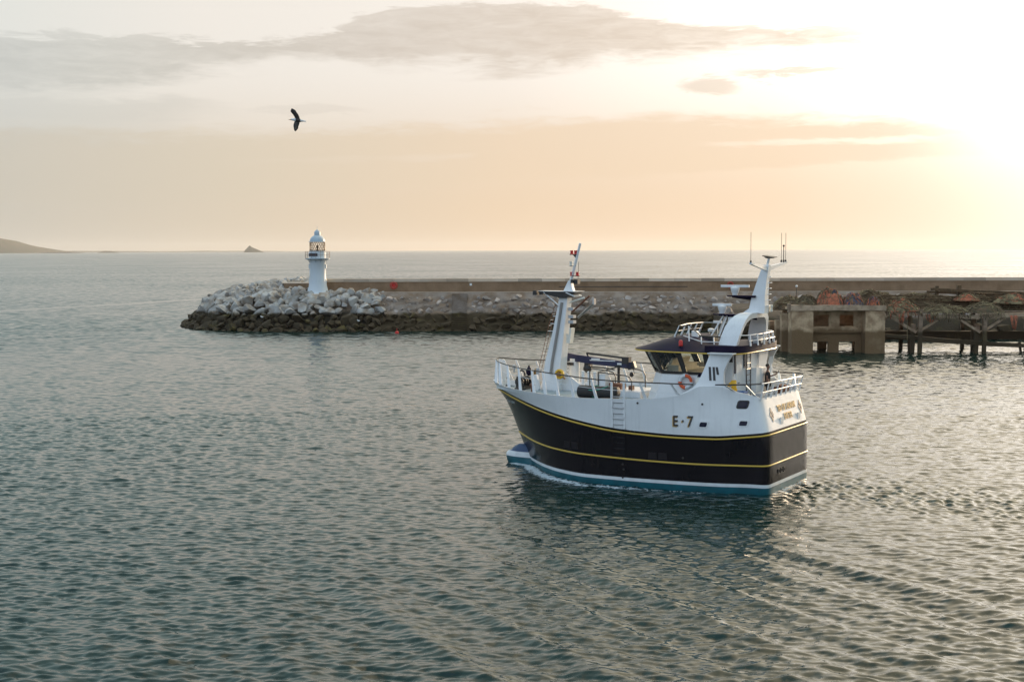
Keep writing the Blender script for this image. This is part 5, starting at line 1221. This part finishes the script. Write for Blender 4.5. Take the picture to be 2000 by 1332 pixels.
# ------------------------------------------------------------------ small buoy, birds
t1 = thing('marker_buoy', 'small red buoy afloat in front of the breakwater', 'buoy', (-16.0, 192.0, 0.0))
q = MB(); q.ball((0,0,.08), .28); q.tube([(0,0,.45),(0,0,.7)], .05, 6); q.build('float_body', M['red'], t1, sharp=None)
M['gullw'] = mat('gull_white', (0.75,0.75,0.74), 0.7); M['gulld'] = mat('gull_slate', (0.030,0.027,0.026), 0.7, col2=(0.07,0.05,0.04), vscale=6); M['gullg'] = mat('gull_grey', (0.18,0.16,0.15), 0.7)
gl = thing('flying_gull', 'dark winged gull flying with wings spread high in the sky', 'gull', (-8.92, 58.0, 16.95))
def gull():
    # body along x (head at -x), wings up and down in z, one continuous mesh
    q = MB(); sec = [(-.36,.006,-.012),(-.27,.016,-.008),(-.24,.034,0),(-.19,.046,.0),(-.12,.055,-.01),(-.05,.082,-.02),(.05,.088,-.03),(.15,.066,-.045),(.22,.042,-.055),(.30,.045,-.07),(.37,.05,-.08),(.375,.01,-.08)]
    k = 10; 
    for i, (x, r, z) in enumerate(sec):
        fl = .45 if x > .25 else 1
        for j in range(k): a = 2*math.pi*j/k; q.v.append((x, r*math.cos(a)*(.3 if x > .25 else 1), z+r*math.sin(a)*(.55 if x > .25 else 1)))
    for i in range(len(sec)-1):
        for j in range(k):
            xm = (sec[i][0]+sec[i+1][0])/2
            q.f.append((i*k+j, i*k+(j+1) % k, (i+1)*k+(j+1) % k, (i+1)*k+j)); q.m.append(3 if xm < -.22 else 0 if xm < -.04 or xm > .17 else 1)
    q.f.append(tuple(range(k))); q.m.append(3); q.f.append(tuple((len(sec)-1)*k+j for j in range(k))); q.m.append(2)
    def wing(st):
        b0 = len(q.v)
        for (xl, xt, z, y, th_) in st: q.v += [(xl, y, z), ((xl*.6+xt*.4), y+th_, z), (xt, y, z), ((xl*.6+xt*.4), y-th_*.3, z)]
        for i in range(len(st)-1):
            for j in range(4): a = b0+4*i+j; c_ = b0+4*i+(j+1) % 4; q.f.append((a, c_, c_+4, a+4)); q.m.append(1)
        q.f.append((b0+len(st)*4-4, b0+len(st)*4-3, b0+len(st)*4-2, b0+len(st)*4-1)); q.m.append(1)
    wing([(-.08,.12,0,0,.03),(-.09,.11,.10,-.05,.022),(-.15,.07,.20,-.10,.016),(-.23,0,.30,-.15,.012),(-.235,-.02,.345,-.17,.009),(-.22,-.04,.37,-.18,.008),(-.20,-.14,.43,-.20,.004)])
    wing([(-.07,.12,-.02,0,.03),(-.11,.12,-.12,-.04,.024),(-.135,.10,-.22,-.08,.018),(-.13,.07,-.31,-.12,.014),(-.115,.075,-.37,-.15,.010),(-.10,.03,-.44,-.18,.007),(-.065,-.02,-.50,-.2,.004)])
    return q
g_ = gull().build('gull_body', [M['gullw'], M['gulld'], M['gullg'], M['bronze']], gl, sharp=None)
for X_, Y_, z, lb in ((-35.9, 199.6, 1.55, 'white gull standing on the weedy rocks below the pale boulders'), (-21.9, 198.6, 1.0, 'white gull standing on weedy rocks right of the lighthouse')):
    t1 = thing('perched_gull', lb, 'gull', (X_, Y_-1.2, z+.35)); q = MB(); q.ball((0,0,.16), (.2,.09,.09), n=10, k=8); q.ball((-.17,0,.3), .06); q.tube([(-.1,0,.2),(-.16,0,.3)], .045, 6); q.tube([(0,.03,0),(0,.03,.1)], .01, 4); q.tube([(0,-.03,0),(0,-.03,.1)], .01, 4); q.tube([(-.22,0,.3),(-.28,0,.29)], .015, 5); q.build('gull_body', M['gullw'], t1, sharp=None)

# ------------------------------------------------------------------ far land
def land(name, pts, D, depth, amp, label=None, cat=None):
    """ridge with the given skyline: (pixel column of the photograph's scale -> metres right, height m)"""
    q = MB(); xs = np.linspace(pts[0][0], pts[-1][0], 90); nyy = 9
    for x in xs:
        hmax = float(np.interp(x, [p[0] for p in pts], [p[1] for p in pts]))
        for j in range(nyy):
            f = j/(nyy-1); s_ = math.sin(math.pi*f)**.8; z = hmax*s_*(1+amp*mnoise.noise(Vector((x*60/D, f*4, 2)))) ; q.v.append((x, D+(f-.5)*depth, z-2*(1-s_)))
    for i in range(len(xs)-1):
        for j in range(nyy-1): a = i*nyy+j; q.f.append((a, a+nyy, a+nyy+1, a+1)); q.m.append(0)
    return q.build(name, M['head'], None, sharp=None)
def LP(D, lst, hy=491): return [((px-1000)/FPX*D, max(0, (hy-(px*.003)-py+1.2)*D/FPX+.0)) for px, py in lst]
D = 11000.; tag(land('headland', LP(D, [(-500,440),(-300,448),(-120,452),(0,464),(20,467),(40,474),(60,480),(85,484),(105,488),(122,491.5)], 492), D, 1400, .12), kind='structure')
D = 12000.; tag(land('low_islet', LP(D, [(195,492),(205,489.5),(215,489),(232,491.5)], 492), D, 120, .1), 'low flat islet on the horizon right of the headland', 'islet')
D = 11500.; tag(land('rock_islet', LP(D, [(478,491),(481,486),(485,482),(488,478.5),(490,477.5),(493,480.5),(500,483.5),(508,487),(517,490.8)], 491.5), D, 90, .1), 'pointed rocky islet on the horizon left of the lighthouse', 'islet')
D = 19000.; tag(land('far_coast', LP(D, [(-700,488),(-200,488.5),(200,489.5),(330,490),(420,489),(520,489.5),(620,490.5),(720,491)], 491.5), D, 900, .3), kind='structure')

# ------------------------------------------------------------------ haze
hz = MB(); hz.box((0, 7000, 59), (26000, 26000, 122)); ho = hz.build('haze', [], None, sharp=None)
hm = bpy.data.materials.new('haze_air'); hm.use_nodes = True; n = hm.node_tree; n.nodes.clear()
pv = n.nodes.new('ShaderNodeVolumePrincipled'); pv.inputs['Color'].default_value = (0.90,0.88,0.87,1); pv.inputs['Density'].default_value = 0.000026; pv.inputs['Anisotropy'].default_value = 0.35
ou = n.nodes.new('ShaderNodeOutputMaterial'); n.links.new(pv.outputs[0], ou.inputs['Volume']); ho.data.materials.append(hm); tag(ho, kind='stuff')
